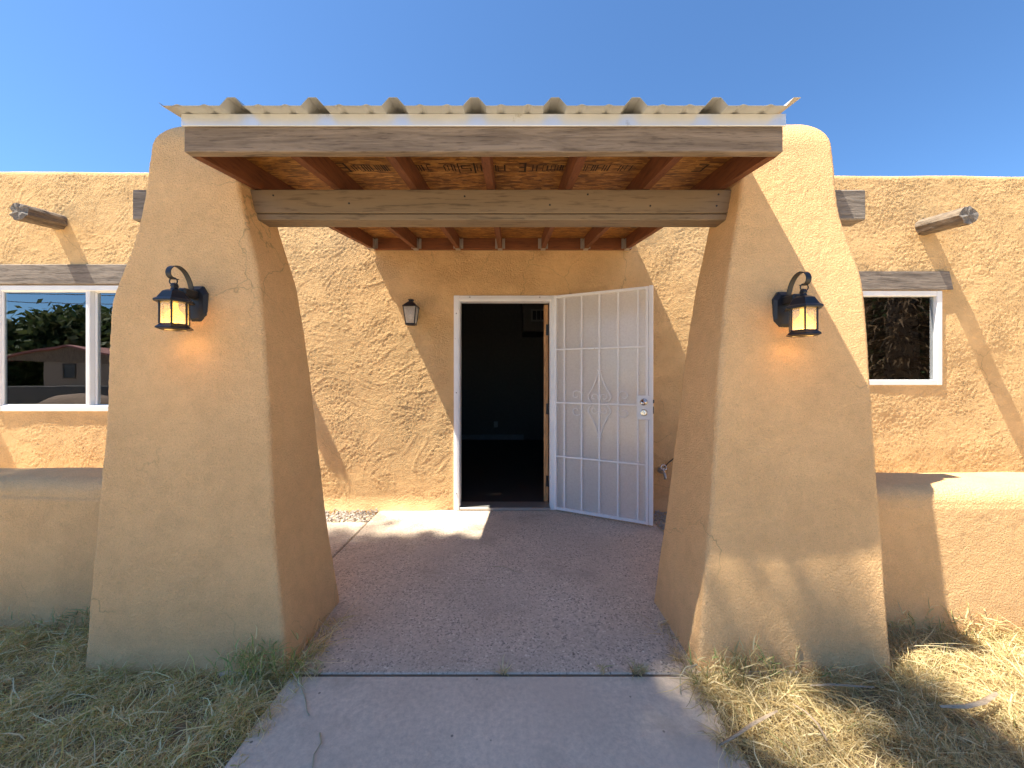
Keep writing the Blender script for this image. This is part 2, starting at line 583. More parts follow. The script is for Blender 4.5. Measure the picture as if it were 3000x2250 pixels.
M['screen'] = m_frosted('door_mesh', (0.92, 0.92, 0.91), 0.03)
M['glass'] = m_glass('window_glass', 0.19, (0.72, 0.78, 0.75))
M['lampglass'] = m_frosted('seeded_glass', (0.95, 0.86, 0.74), 0.72)
M['lampglass2'] = m_frosted('clear_lamp_glass', (0.85, 0.85, 0.82), 0.6)
M['bulb'] = m_emit('lit_bulb', (1.0, 0.52, 0.03), 1.3)
M['bulboff'] = m_plain('frosted_bulb', (0.85, 0.82, 0.74), 0.4)
M['sidewalk'] = m_concrete('sidewalk_concrete', (0.74, 0.605, 0.46), None, None, (0.62, 0.50, 0.385), 0.9)
M['porch'] = m_concrete('exposed_aggregate', (0.64, 0.52, 0.395), 105,
    [(0.0, (0.29, 0.25, 0.21)), (0.13, (0.70, 0.57, 0.45)), (0.38, (0.55, 0.46, 0.36)), (0.6, (0.76, 0.63, 0.50)),
     (0.74, (0.16, 0.145, 0.13)), (0.84, (0.58, 0.47, 0.37)), (0.94, (0.88, 0.80, 0.66))], (0.54, 0.44, 0.34), 0.7)
M['stone'] = m_plain('gravel_stone', (0.42, 0.37, 0.32), 0.9)
M['soil'] = m_concrete('dry_soil', (0.60, 0.48, 0.32), None, None, (0.66, 0.54, 0.37), 1.0)
M['soil_dark'] = m_plain('joint_dirt', (0.17, 0.125, 0.085), 0.95)
M['asphalt'] = m_concrete('asphalt', (0.26, 0.24, 0.22), None, None, None, 0.6)
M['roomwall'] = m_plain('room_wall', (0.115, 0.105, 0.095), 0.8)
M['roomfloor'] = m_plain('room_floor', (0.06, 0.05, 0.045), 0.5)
M['straw'] = m_blade('dry_blades')
M['leaf'] = m_blade('leaves', 0.3, 0.25)
M['bark'] = m_wood('bark', (0.08, 0.06, 0.045), (0.20, 0.155, 0.115), 'Z', 1.2, 0.95, 1.0)
M['print'] = m_plain('stencil_ink', (0.03, 0.018, 0.012), 0.8)
M['rock'] = m_concrete('tan_rock', (0.22, 0.155, 0.11), None, None, (0.15, 0.11, 0.08), 1.0)
M['pinkroof'] = m_plain('pink_red_roof', (0.24, 0.085, 0.075), 0.6)
M['block'] = m_plain('grey_block', (0.09, 0.085, 0.078), 0.9)
M['brass'] = m_plain('tarnished_faucet', (0.45, 0.44, 0.42), 0.3, 0.9)

# oriented strand board
def m_osb():
    m, N, L, P = mat('strand_board')
    v = coords(N, L, 'Object', (14, 42, 30))
    wob = noise(N, L, v, 0.8, 4, 0.6)
    wm = mixc(N, L, 0.35, v.outputs[0], wob.outputs['Color'], 'ADD')
    vo = N.new('ShaderNodeTexVoronoi'); vo.inputs['Scale'].default_value = 1.3
    L.new(wm, vo.inputs['Vector'])
    sp = N.new('ShaderNodeSeparateColor'); L.new(vo.outputs['Color'], sp.inputs[0])
    r = ramp(N, [(0.0, (0.15, 0.05, 0.009)), (0.35, (0.30, 0.12, 0.019)), (0.7, (0.42, 0.185, 0.034)), (1.0, (0.56, 0.28, 0.07))])
    L.new(sp.outputs[0], r.inputs[0])
    n = noise(N, L, v, 2.2, 8, 0.7)
    r2 = ramp(N, [(0.36, (0.35, 0.28, 0.22)), (0.55, (1, 1, 1))])
    L.new(n.outputs[0], r2.inputs[0])
    col = mixc(N, L, 0.85, r.outputs[0], r2.outputs[0], 'MULTIPLY')
    L.new(col, P.inputs['Base Color'])
    P.inputs['Roughness'].default_value = 0.6
    b = bump(N, L, n.outputs[0], 0.5, 0.003)
    L.new(b.outputs[0], P.inputs['Normal'])
    return m
M['osb'] = m_osb()

# ------------------------------------------------------------------ ground, slabs, street
GZ = -0.035
g = MB()
gx = [-500, -60, -14, -7, -4.6] + [(-4.6 + 0.2*i) for i in range(1, 46)] + [4.6, 7, 14, 60, 500]
gx = sorted(set(round(a, 3) for a in gx))
gy = [-500, -60, -14, -5] + [-1 + 0.2*i for i in range(26)] + [14, 60, 500]
gx = np.array(gx); gy = np.array(gy)
GX, GY = np.meshgrid(gx, gy)
near = (np.abs(GX) < 4.6) & (GY > -1) & (GY < 3)
GZZ = GZ + np.where(near, 0.012*fbm(GX*1.7, GY*1.7, 3), 0.0)
idx = np.arange(GX.size).reshape(GX.shape)
q = np.stack([idx[:-1, :-1], idx[:-1, 1:], idx[1:, 1:], idx[1:, :-1]], -1).reshape(-1, 4)
gr = np_mesh('ground', np.stack([GX, GY, GZZ], -1).reshape(-1, 3), q, M['soil'])
tag(gr, 'dry bare soil of the front yard under the grass', 'ground', kind='structure')

b = MB(); b.box(-0.965, 0.80, -4.0, 1.678, -0.12, 0.0, 0.008)
tag(b.build('sidewalk', M['sidewalk']), 'smooth grey concrete walk leading up to the porch', 'sidewalk', kind='structure')
b = MB(); b.box(-1.29, 1.27, 1.684, 3.765, -0.12, 0.003, 0.007)
tag(b.build('porch_floor', M['porch']), 'exposed aggregate porch slab between the two pillars', 'porch slab', kind='structure')
b = MB(); b.box(-0.96, 0.795, 1.6775, 1.6845, -0.12, -0.0015)
tag(b.build('walk_joint', M['soil_dark']), 'dirt filled joint between the walk and the porch slab', 'joint', kind='structure')
b = MB(); b.box(-3.4, -1.300, 2.26, 3.45, -0.12, 0.001, 0.007)
tag(b.build('patio_floor', M['porch']), 'sunlit aggregate slab left of the porch slab', 'patio slab', kind='structure')
b = MB(); b.box(-300, 300, -9.6, -5.2, -0.1, -0.02, 0.0)
tag(b.build('street', M['asphalt']), 'asphalt street behind the viewer', 'street', kind='structure')

M['thatch_shadow'] = m_concrete('thatch_shadow_soil', (0.27, 0.195, 0.11), None, None, (0.34, 0.25, 0.14), 1.0)  # thatch brown, darkened to stand in for shadows between the grass blades
def soil_bed(label, x0, x1, y0, y1):
    xs_ = np.linspace(x0, x1, 60); ys_ = np.linspace(y0, y1, 30)
    A, B = np.meshgrid(xs_, ys_)
    e = np.minimum(np.minimum(A-x0, x1-A), np.minimum(B-y0, y1-B))
    Zb = GZ + 0.012*fbm(A*1.7, B*1.7, 3)*0 + 0.014 + 0.010*fbm(A*5, B*5, 3) - 0.05*np.clip(1-e/0.08, 0, 1)
    i_ = np.arange(A.size).reshape(A.shape)
    q_ = np.stack([i_[:-1, :-1], i_[:-1, 1:], i_[1:, 1:], i_[1:, :-1]], -1).reshape(-1, 4)
    tag(np_mesh('soil', np.stack([A, B, Zb], -1).reshape(-1, 3), q_, M['thatch_shadow']), label, 'soil', kind='structure')
soil_bed('thatchy soil toned dark for blade shadows under the shaded lawn left of the walk', -3.4, -0.90, 0.95, 2.2)
soil_bed('brown thatchy soil toned dark for blade shadows under the golden lawn right of the walk', 0.74, 3.5, 0.95, 2.2)

# gravel strips against the house
def gravel(name, label, x0, x1, y0, y1, n):
    ico = [Vector(p).normalized() for p in ((1,0,0),(-1,0,0),(0,1,0),(0,-1,0),(0,0,1),(0,0,-1))]
    fs = [(0,2,4),(2,1,4),(1,3,4),(3,0,4),(2,0,5),(1,2,5),(3,1,5),(0,3,5)]
    b = MB()
    for i in range(n):
        s = random.uniform(0.006, 0.018)
        rot = Matrix.Rotation(random.uniform(0, 6.3), 3, Vector((random.random()-.5, random.random()-.5, random.random()-.5)).normalized())
        c = Vector((random.uniform(x0, x1), random.uniform(y0, y1), GZ + random.uniform(0.02, 0.05)))
        b.add([c + rot @ Vector((p.x*s*random.uniform(.7, 1.3), p.y*s*random.uniform(.7, 1.3), p.z*s*0.8)) for p in ico], fs)
    o = b.build(name, M['stone'])
    tag(o, label, 'gravel', kind='stuff')
gravel('gravel', 'pale loose gravel strip at the foot of the sunlit wall', -3.2, -1.3, 3.46, 3.77, 1400)
gravel('gravel', 'shaded loose gravel behind the open security door', 1.28, 3.0, 2.75, 3.77, 2200)

# ------------------------------------------------------------------ house
WY = 3.78
house = empty('house', (0, WY, 0))
tag(house, 'long single storey tan stucco adobe house with flat parapet', 'house')
house_inv = Matrix.Translation((0, -WY, 0))
def hp(o):
    """make a part of the house, keeping its world place"""
    o.parent = house
    o.matrix_parent_inverse = house_inv
    return o

dx = 0.0085
OPEN = {'lw': (-5.06, -3.05, 0.968, 2.200), 'door': (-0.555, 0.400, -0.05, 2.085), 'rw': (3.00, 4.215, 1.224, 2.148)}
def axis(lo, hi, step, cuts):
    pts = [lo] + sorted(c for c in cuts if lo < c < hi) + [hi]
    out = [lo]
    for a, c in zip(pts[:-1], pts[1:]):
        n = max(1, round((c-a)/step))
        out += list(a + (c-a)*np.arange(1, n+1)/n)
    return np.array(out)
xs = axis(-5.6, 5.5, dx, [v for o in OPEN.values() for v in o[:2]])
zs = axis(-0.05, 3.335, dx, [v for o in OPEN.values() for v in o[2:] if v > 0])
X, Z = np.meshgrid(xs, zs)
H = stucco_height(X, Z)
smooth_right = sstep(2.0, 3.4, X)
H2 = 0.006*fbm(X*1.3, Z*1.3, 3) + stucco_height(X*0.8+31, Z*0.8+4, 1.4)*0.9
H = H*(1-smooth_right) + H2*smooth_right
# taper the relief to nothing beside the openings so the trim seats cleanly
edge = np.ones_like(X)
for (a, c, lo, hi) in OPEN.values():
    d = np.maximum(np.maximum(a - X, X - c), np.maximum(lo - Z, Z - hi))
    edge = np.minimum(edge, sstep(0.0, 0.05, d))
H = H*edge
top = 3.336 - (X + 5)*0.0048 + 0.012*fbm(X*0.8, X*0+2, 2)         # hand-built parapet line
Zt = Z * (top/3.335)
Zt = np.where(Z < 3.0, Z, Z + (top - 3.335)*sstep(3.0, 3.335, Z))
Y = WY - H
cap = np.clip((Z - 3.285)/0.05, 0, 1)
Y = Y + 0.035*(1 - np.sqrt(np.clip(1-cap**2, 0, 1)))               # rounded shoulder
Y = Y - 0.045*np.clip(1 - Z/0.14, 0, 1)**2 * sstep(0.0, 0.3, np.minimum(np.abs(X+0.555), np.abs(X-0.4)) + 0*X) * ((X < -0.555) | (X > 0.4))
idx = np.arange(X.size).reshape(X.shape)
q = np.stack([idx[:-1, :-1], idx[:-1, 1:], idx[1:, 1:], idx[1:, :-1]], -1)
xc = (X[:-1, :-1] + X[1:, 1:])/2; zc = (Z[:-1, :-1] + Z[1:, 1:])/2
keep = np.ones(xc.shape, bool)
for (a, c, lo, hi) in OPEN.values():
    keep &= ~((xc > a) & (xc < c) & (zc > lo) & (zc < hi))
verts = np.stack([X, Y, Zt], -1).reshape(-1, 3)
quads = q[keep]
# reveals, the parapet's flat top and back, coarse ends
V = list(map(tuple, verts)); n0 = len(V)
ext = MB()
T = 0.30
for (a, c, lo, hi) in OPEN.values():
    ext.add([(a, WY, lo), (a, WY+T, lo), (a, WY+T, hi), (a, WY, hi)], [(0, 1, 2, 3)])
    ext.add([(c, WY, lo), (c, WY+T, lo), (c, WY+T, hi), (c, WY, hi)], [(3, 2, 1, 0)])
    ext.add([(a, WY, hi), (c, WY, hi), (c, WY+T, hi), (a, WY+T, hi)], [(3, 2, 1, 0)])
    ext.add([(a, WY, lo), (c, WY, lo), (c, WY+T, lo), (a, WY+T, lo)], [(0, 1, 2, 3)])
tp = top[0]
for i in range(0, len(xs)-1, 8):
    j = min(i+8, len(xs)-1)
    ext.add([(xs[i], WY+0.035, tp[i]), (xs[j], WY+0.035, tp[j]), (xs[j], WY+T, tp[j]), (xs[i], WY+T, tp[i])], [(0, 1, 2, 3)])
    ext.add([(xs[i], WY+T, tp[i]), (xs[j], WY+T, tp[j]), (xs[j], WY+T, 2.9), (xs[i], WY+T, 2.9)], [(0, 1, 2, 3)])
for s, e0 in ((-1, -5.6), (1, 5.5)):
    zt = float(tp[0] if s < 0 else tp[-1])
    ext.box(min(e0, s*8.2), max(e0, s*8.2), WY, WY+T, -0.05, zt)
    ext.box(s*8.2-0.15, s*8.2+0.15, WY+T, 12.0, -0.05, zt)
ext.box(-8.35, 8.35, 12.0, 12.3, -0.05, 3.3)
ev = np.array([tuple(p) for p in ext.v]); eq = np.array(ext.f) + n0
wall = np_mesh('wall', np.concatenate([verts, ev]), np.concatenate([quads, eq]), M['wall'])
hp(wall)
b = MB(); b.box(-8.05, 8.05, WY+T, 12.0, 2.80, 2.95)
hp(b.build('roof', M['block']))
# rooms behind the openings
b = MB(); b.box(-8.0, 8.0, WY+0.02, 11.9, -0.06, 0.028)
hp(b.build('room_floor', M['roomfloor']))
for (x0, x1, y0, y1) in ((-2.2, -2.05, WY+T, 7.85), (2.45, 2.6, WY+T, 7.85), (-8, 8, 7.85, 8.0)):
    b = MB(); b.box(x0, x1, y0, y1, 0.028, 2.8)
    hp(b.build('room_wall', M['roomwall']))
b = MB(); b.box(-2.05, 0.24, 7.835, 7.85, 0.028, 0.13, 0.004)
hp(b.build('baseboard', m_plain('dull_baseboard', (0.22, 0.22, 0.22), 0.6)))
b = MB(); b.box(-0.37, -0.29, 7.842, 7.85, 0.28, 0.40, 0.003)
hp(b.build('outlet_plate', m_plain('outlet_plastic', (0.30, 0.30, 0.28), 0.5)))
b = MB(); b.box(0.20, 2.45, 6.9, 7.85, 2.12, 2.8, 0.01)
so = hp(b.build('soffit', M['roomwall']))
b = MB(); b.box(0.34, 0.86, 6.885, 6.9, 2.30, 2.52, 0.004)
M['dullwhite'] = m_plain('dull_grille', (0.20, 0.20, 0.19), 0.6)
vent = hp(b.build('vent_grille', M['dullwhite']))
for i in range(6):
    x = 0.37 + i*0.078
    b = MB(); b.box(x, x+0.06, 6.875, 6.884, 2.33, 2.49)
    sl = b.build('slat', M['black'], vent)

# log ends poking through the parapet
def viga(x, z, xe, ze, ye, r, seed, name='roof_beam'):
    rr = random.Random(seed)
    n, k = 18, 14
    vs = []; fs = []
    prof = [1 + rr.uniform(-.07, .07) for _ in range(n)]
    for f in (3, 8, 13):
        prof[(f + seed) % n] *= 0.90
    for i in range(k+1):
        t = i/k
        c = Vector((x, WY+0.1, z)).lerp(Vector((xe, ye, ze)), t)
        for j in range(n):
            w = 2*math.pi*j/n
            rad = r*prof[j]*(1 + 0.03*rr.uniform(-1, 1))
            off = rr.uniform(-.009, .009) if i == k else 0
            vs.append((c.x + rad*math.cos(w), c.y + off, c.z + rad*math.sin(w)))
    for i in range(k):
        for j in range(n):
            j2 = (j+1) % n
            fs.append((i*n+j, i*n+j2, (i+1)*n+j2, (i+1)*n+j))
    b = MB(); b.add(vs, fs)
    o = hp(b.build(name, M['viga']))
    # frayed end grain
    e = MB(); ring = [Vector(vs[k*n+j]) for j in range(n)]
    c = Vector((xe, ye, ze))
    inner = [c + (p-c)*0.55 + Vector((0, rr.uniform(-.010, .008), 0)) for p in ring]
    e.add(ring + inner + [c], [(j, (j+1) % n, n+(j+1) % n, n+j) for j in range(n)] + [(n+j, n+(j+1) % n, 2*n) for j in range(n)])
    eo = e.build('end_grain', M['vigaend'], o)
    return o
viga(-4.45, CZ+1.535, -4.425, CZ+1.487, 3.45, 0.080, 1)
viga(4.03, CZ+1.482, 4.075, CZ+1.447, 3.43, 0.080, 2)
viga(-2.83, CZ+1.535, -2.82, CZ+1.50, 3.50, 0.078, 3)
viga(-6.07, CZ+1.535, -6.05, CZ+1.49, 3.45, 0.078, 4)

# lintels
b = MB(); b.box(-5.40, -2.75, 3.752, WY+0.12, CZ+0.909, CZ+1.103, 0.006)
hp(b.build('lintel', M['greywood']))
b = MB()
vs = [(2.8, 3.750, CZ+0.857), (4.305, 3.750, CZ+0.857), (4.265, 3.750, CZ+1.034), (2.8, 3.750, CZ+1.034)]
vs += [(p[0], WY+0.12, p[2]) for p in vs]
b.add(vs, [(0, 1, 2, 3), (4, 7, 6, 5), (0, 4, 5, 1), (1, 5, 6, 2), (2, 6, 7, 3), (3, 7, 4, 0)])
hp(b.build('lintel', M['greywood']))

# windows
def frame_mesh(x0, x1, z0, z1, y0, y1, w, c=0.004):
    b = MB()
    b.box(x0, x0+w, y0, y1, z0, z1, c); b.box(x1-w, x1, y0, y1, z0, z1, c)
    b.box(x0+w, x1-w, y0+.001, y1, z0, z0+w, c); b.box(x0+w, x1-w, y0+.001, y1, z1-w, z1, c)
    return b
def pane(x0, x1, z0, z1, y, parent):
    b = MB(); b.box(x0, x1, y, y+0.004, z0, z1)
    return b.build('pane', M['glass'], parent)
lw = hp(frame_mesh(-5.06, -3.05, CZ-0.332, CZ+0.900, 3.762, 3.86, 0.052).build('window', M['white']))
s1 = frame_mesh(-5.02, -4.162, CZ-0.292, CZ+0.862, 3.775, 3.80, 0.026).build('sash', M['white'], lw)
b = MB(); b.box(-4.160, -4.142, 3.772, 3.85, CZ-0.30, CZ+0.868, 0.004); b.build('mullion', M['white'], lw)
s2 = frame_mesh(-4.140, -3.09, CZ-0.292, CZ+0.862, 3.815, 3.84, 0.022).build('sash', M['white'], lw)
pane(-4.995, -4.186, CZ-0.262, CZ+0.832, 3.787, lw)
pane(-4.120, -3.110, CZ-0.266, CZ+0.836, 3.825, lw)
rw = hp(frame_mesh(3.00, 4.215, CZ-0.076, CZ+0.848, 3.764, 3.86, 0.052).build('window', M['white']))
pane(3.048, 4.168, CZ-0.028, CZ+0.80, 3.80, rw)
frame_mesh(3.05, 4.165, CZ-0.026, CZ+0.798, 3.90, 3.93, 0.05).build('inner_frame', M['white'], rw)

# door frame and threshold
b = MB()
b.box(-0.568, -0.508, 3.750, 3.86, 0.004, 2.100, 0.004)
b.box(0.372, 0.432, 3.752, 3.86, 0.004, 2.100, 0.004)
b.box(-0.508, 0.372, 3.751, 3.86, 2.040, 2.099, 0.004)
df_ = hp(b.build('door_frame', M['whiteiron']))
b = MB()
b.box(-0.545, -0.515, 3.735, 3.752, 0.006, 2.072, 0.003); b.box(-0.515, 0.385, 3.7355, 3.752, 2.046, 2.072, 0.003)
b.build('stop_moulding', M['whiteiron'], df_)
b = MB(); b.box(-0.508, 0.372, 3.730, 3.92, 0.005, 0.034, 0.004)
hp(b.build('threshold', M['galv']))
for (x, z) in ((-0.54, 1.92), (-0.54, 1.15), (-0.54, 0.17), (-0.41, 2.078), (0.27, 2.078)):
    b = MB(); b.lathe([(0.007, -0.002), (0.006, 0.003), (0.0, 0.004)], 8, M=Matrix.Translation((x, 3.7335 if z > 2.075 else 3.733, z)) @ Matrix.Rotation(R(90), 4, 'X'))
    b.build('screw', M['brass'], df_)

# wooden entry door swung into the room, seen edge-on
EDM = Matrix.Translation((0.344, 3.90, 0)) @ Matrix.Rotation(R(-9), 4, 'Z') @ Matrix.Translation((-0.344, -3.90, 0))
b = MB(); b.box(0.322, 0.366, 3.90, 4.78, 0.04, 2.035, 0.002, M=EDM)
ed = hp(b.build('entry_door', M['doorwood']))
for z in (1.78, 0.98, 0.25):
    b = MB(); b.box(0.345, 0.371, 3.888, 3.899, z-0.055, z+0.055, 0.001); b.tube([(0.369, 3.885, z-0.058), (0.369, 3.885, z+0.058)], 0.007, 8)
    b.build('hinge', M['black'], ed)
b = MB(); b.lathe([(0.011, -0.03), (0.011, 0.0), (0.027, 0.008), (0.03, 0.025), (0.0, 0.04)], 14, M=EDM @ Matrix.Translation((0.322, 4.71, 0.98)) @ Matrix.Rotation(R(-90), 4, 'Y'))
b.build('knob', M['chrome'], ed)

# ------------------------------------------------------------------ security door (opened outwards on the right jamb)
hx, hy, fx, fy = 0.412, 3.742, 1.222, 3.330
sd_len = math.hypot(fx-hx, fy-hy)
sd_ang = math.atan2(fy-hy, fx-hx)
sd = MB()
# local frame: u along the door from the hinge, w towards the viewer, z up
SM = Matrix.Translation((hx, hy, 0.018)) @ Matrix.Rotation(sd_ang, 4, 'Z')
SH = 2.075
L_ = sd_len
def sbox(b, u0, u1, w0, w1, z0, z1, c=0.002):
    return b.box(u0, u1, -w1, -w0, z0, z1, c, M=SM)
b = MB()
sbox(b, 0.0, 0.026, -0.014, 0.014, 0, SH)
sbox(b, L_-0.060, L_-0.036, -0.014, 0.014, 0, SH)
sbox(b, 0.026, L_-0.060, -0.0135, 0.0135, SH-0.026, SH-0.001)
sbox(b, 0.026, L_-0.060, -0.0135, 0.0135, 0.001, 0.026)
secd = hp(b.build('security_door', M['whiteiron']))
b = MB(); sbox(b, L_-0.033, L_, -0.018, 0.012, 0.0, SH+0.004)
b.build('edge_strip', M['whiteiron'], secd)
for t in (0.111, 0.299, 0.483, 0.669, 0.859):
    b = MB(); sbox(b, t*L_-0.0075, t*L_+0.0075, -0.012, 0.0005, 0.026, SH-0.026, 0.0015)
    b.build('upright_bar', M['whiteiron'], secd)
for t in (0.253, 0.500, 0.750):
    z = SH*(1-t)
    u1 = L_-0.060 if t != 0.5 else L_-0.135
    b = MB(); sbox(b, 0.026, u1, 0.001, 0.013, z-0.008, z+0.008, 0.0015)
    b.build('cross_bar', M['whiteiron'], secd)
b = MB(); sbox(b, 0.026, L_-0.060, -0.0155, -0.0145, 0.026, SH-0.026, 0.0)
b.build('mesh_screen', M['screen'], secd)
# scrollwork
def spiral(cx, cz, r0, r1, a0, a1, n=22):
    return [(cx + (r0+(r1-r0)*i/n)*math.cos(a0+(a1-a0)*i/n), cz + (r0+(r1-r0)*i/n)*math.sin(a0+(a1-a0)*i/n)) for i in range(n+1)]
zc_ = SH*0.5
def scroll(pts):
    b = MB(); b.tube([SM @ Vector((p[0], 0.004, p[1])) for p in pts], 0.0055, 6)
    b.build('scroll', M['whiteiron'], secd, smooth=True)
uc = 0.483*L_
for sz in (1, -1):
    for su in (1, -1):
        # half of the pointed heart: from the outer foot, bellying out, up to the tip with a small curl
        pts = []
        for i in range(15):
            t = i/14
            wgt = 0.006 + 0.102*(1-t)/0.80 - 0.012*math.sin((t-0.2)/0.8*math.pi) if t > 0.2 else 0.072 + 0.036*math.sin(t/0.2*math.pi/2)
            pts.append((uc + su*wgt, zc_ + sz*(0.012 + 0.29*t)))
        pts += [(uc + su*(0.012 + 0.012*math.sin(a)), zc_ + sz*(0.315 + 0.016*(1-math.cos(a)) - 0.012*a)) for a in (0.5, 1.1, 1.8, 2.4)]
        scroll(pts)
        scroll([(uc + su*(0.046 + p[0]), zc_ + sz*(0.058 + p[1])) for p in [(a*1.0, c) for a, c in [(su*0+q_[0], q_[1]) for q_ in spiral(0, 0, 0.040, 0.010, math.pi*1.15, -math.pi*0.75)]]])
        uo = 0.299*L_ if su < 0 else 0.669*L_
        scroll([(uo + su*(0.052 + p[0]), zc_ + sz*(0.075 + p[1])) for p in spiral(0, 0, 0.052, 0.014, math.pi, -math.pi*0.85)])
# lock box, knob and thumb-turn
b = MB(); sbox(b, L_-0.132, L_-0.006, 0.0135, 0.022, zc_-0.125, zc_+0.085, 0.002)
lock = b.build('lock_plate', M['whiteiron'], secd)
KM = lambda u, z, w: SM @ Matrix.Translation((u, -w, z)) @ Matrix.Rotation(R(90), 4, 'X')
b = MB(); b.lathe([(0.031, 0.0), (0.030, 0.006), (0.012, 0.010), (0.012, 0.03), (0.026, 0.036), (0.029, 0.05), (0.024, 0.062), (0.0, 0.066)], 18, M=KM(L_-0.072, zc_+0.030, 0.022))
b.build('knob', M['chrome'], secd, smooth=True)
b = MB(); b.lathe([(0.031, 0.0), (0.029, 0.010), (0.022, 0.014), (0.0, 0.015)], 18, M=KM(L_-0.072, zc_-0.062, 0.022))
b.box(-0.006, 0.006, -0.019, 0.019, 0.012, 0.03, 0.002, M=KM(L_-0.072, zc_-0.062, 0.022) @ Matrix.Rotation(0.4, 4, 'Z'))
b.build('thumb_turn', M['chrome'], secd)
b = MB(); sbox(b, L_-0.004, L_+0.006, -0.008, 0.008, zc_-0.07, zc_-0.01, 0.002); sbox(b, L_-0.004, L_+0.010, -0.006, 0.006, zc_+0.02, zc_+0.05, 0.002)
b.build('latch', M['black'], secd)

# ------------------------------------------------------------------ entry pillars
def loft_pillar(name, label, prof_in, prof_out, side, top_z, mat_, yb=2.235, uoff=0.0):
    """side -1: pillar left of the walk (inner face towards +x). Profiles: (z above camera, x)"""
    zi = np.array([p[0] for p in prof_in]) + CZ; xi = np.array([p[1] for p in prof_in])
    zo = np.array([p[0] for p in prof_out]) + CZ; xo = np.array([p[1] for p in prof_out])
    def smooth_interp(z, zz, xx):
        f = np.interp(z, zz, xx)
        zf = np.linspace(-0.2, 3.0, 801)
        ff = np.interp(zf, zz, xx)
        kz = np.exp(-0.5*(np.arange(-30, 31)*0.004/0.045)**2); kz /= kz.sum()
        fs = np.convolve(np.pad(ff, 30, mode='edge'), kz, 'valid')
        return np.interp(z, zf, fs)
    step = 0.0105
    zl = np.arange(-0.06, top_z - 0.0, step)
    rows = []
    rr = 0.16 if True else 0
    ncap = 20
    levels = [(z, 0.0) for z in zl if z < top_z - rr]
    for i in range(ncap+1):
        a = i/ncap*math.pi/2
        levels.append((top_z - rr + rr*math.sin(a), rr*(1-math.cos(a))))
    nper = 250
    uu = np.linspace(0, 1, nper, endpoint=False)
    V = np.zeros((len(levels), nper, 3)); UV = np.zeros((len(levels), nper, 2)); NN = np.zeros((len(levels), nper, 2))
    for k, (z, ins) in enumerate(levels):
        a = smooth_interp(z, zi, xi); c = smooth_interp(z, zo, xo)
        x0, x1 = min(a, c), max(a, c)
        yf = 1.698 + 0.106*z
        # the inner side stays square at the top (it runs up into the canopy); the outer shoulder rounds over
        if side < 0: x0 += ins
        else: x1 -= ins
        y0, y1 = yf + ins*0.55, yb - ins*0.55
        rc = 0.020
        w, d = x1-x0, y1-y0
        # perimeter of a rounded rectangle
        segs = [w-2*rc, math.pi*rc/2, d-2*rc, math.pi*rc/2, w-2*rc, math.pi*rc/2, d-2*rc, math.pi*rc/2]
        # fixed share of the points per segment keeps rows aligned
        share = [0.34, 0.02, 0.14, 0.02, 0.34, 0.02, 0.10, 0.02]
        pos = uu; cum = 0
        for sidx in range(8):
            lo, hi = cum, cum + share[sidx]
            sel = (pos >= lo - 1e-9) & (pos < hi - 1e-9)
            t = (pos[sel]-lo)/share[sidx]
            if sidx == 0: px, py, nx, ny = x0+rc + t*(w-2*rc), y0 + 0*t, 0*t, 0*t-1
            elif sidx == 2: px, py, nx, ny = x1 + 0*t, y0+rc + t*(d-2*rc), 0*t+1, 0*t
            elif sidx == 4: px, py, nx, ny = x1-rc - t*(w-2*rc), y1 + 0*t, 0*t, 0*t+1
            elif sidx == 6: px, py, nx, ny = x0 + 0*t, y1-rc - t*(d-2*rc), 0*t-1, 0*t
            else:
                cx, cy, a0 = {1: (x1-rc, y0+rc, -math.pi/2), 3: (x1-rc, y1-rc, 0), 5: (x0+rc, y1-rc, math.pi/2), 7: (x0+rc, y0+rc, math.pi)}[sidx]
                an = a0 + t*math.pi/2
                nx, ny = np.cos(an), np.sin(an)
                px, py = cx + rc*nx, cy + rc*ny
            V[k, sel, 0] = px; V[k, sel, 1] = py; V[k, sel, 2] = z
            NN[k, sel, 0] = nx; NN[k, sel, 1] = ny
            UV[k, sel, 0] = (px + py); UV[k, sel, 1] = z
            cum = hi
    h = stucco_height(UV[..., 0] + 11.0 + uoff, UV[..., 1] + 3.0, 0.75)*0.9
    V[..., 0] += NN[..., 0]*h; V[..., 1] += NN[..., 1]*h
    nl = len(levels)
    idx = np.arange(nl*nper).reshape(nl, nper)
    nxt = np.roll(idx, -1, axis=1)
    q = np.stack([idx[:-1], nxt[:-1], nxt[1:], idx[1:]], -1).reshape(-1, 4)
    vv = V.reshape(-1, 3)
    ctr = vv[idx[-1]].mean(0)
    vv = np.concatenate([vv, ctr[None]])
    tri = np.stack([idx[-1], nxt[-1], np.full(nper, len(vv)-1)], -1)
    o = np_mesh(name, vv, q, mat_, tris=tri)
    return tag(o, label, 'pillar', 'stucco entry pillars')

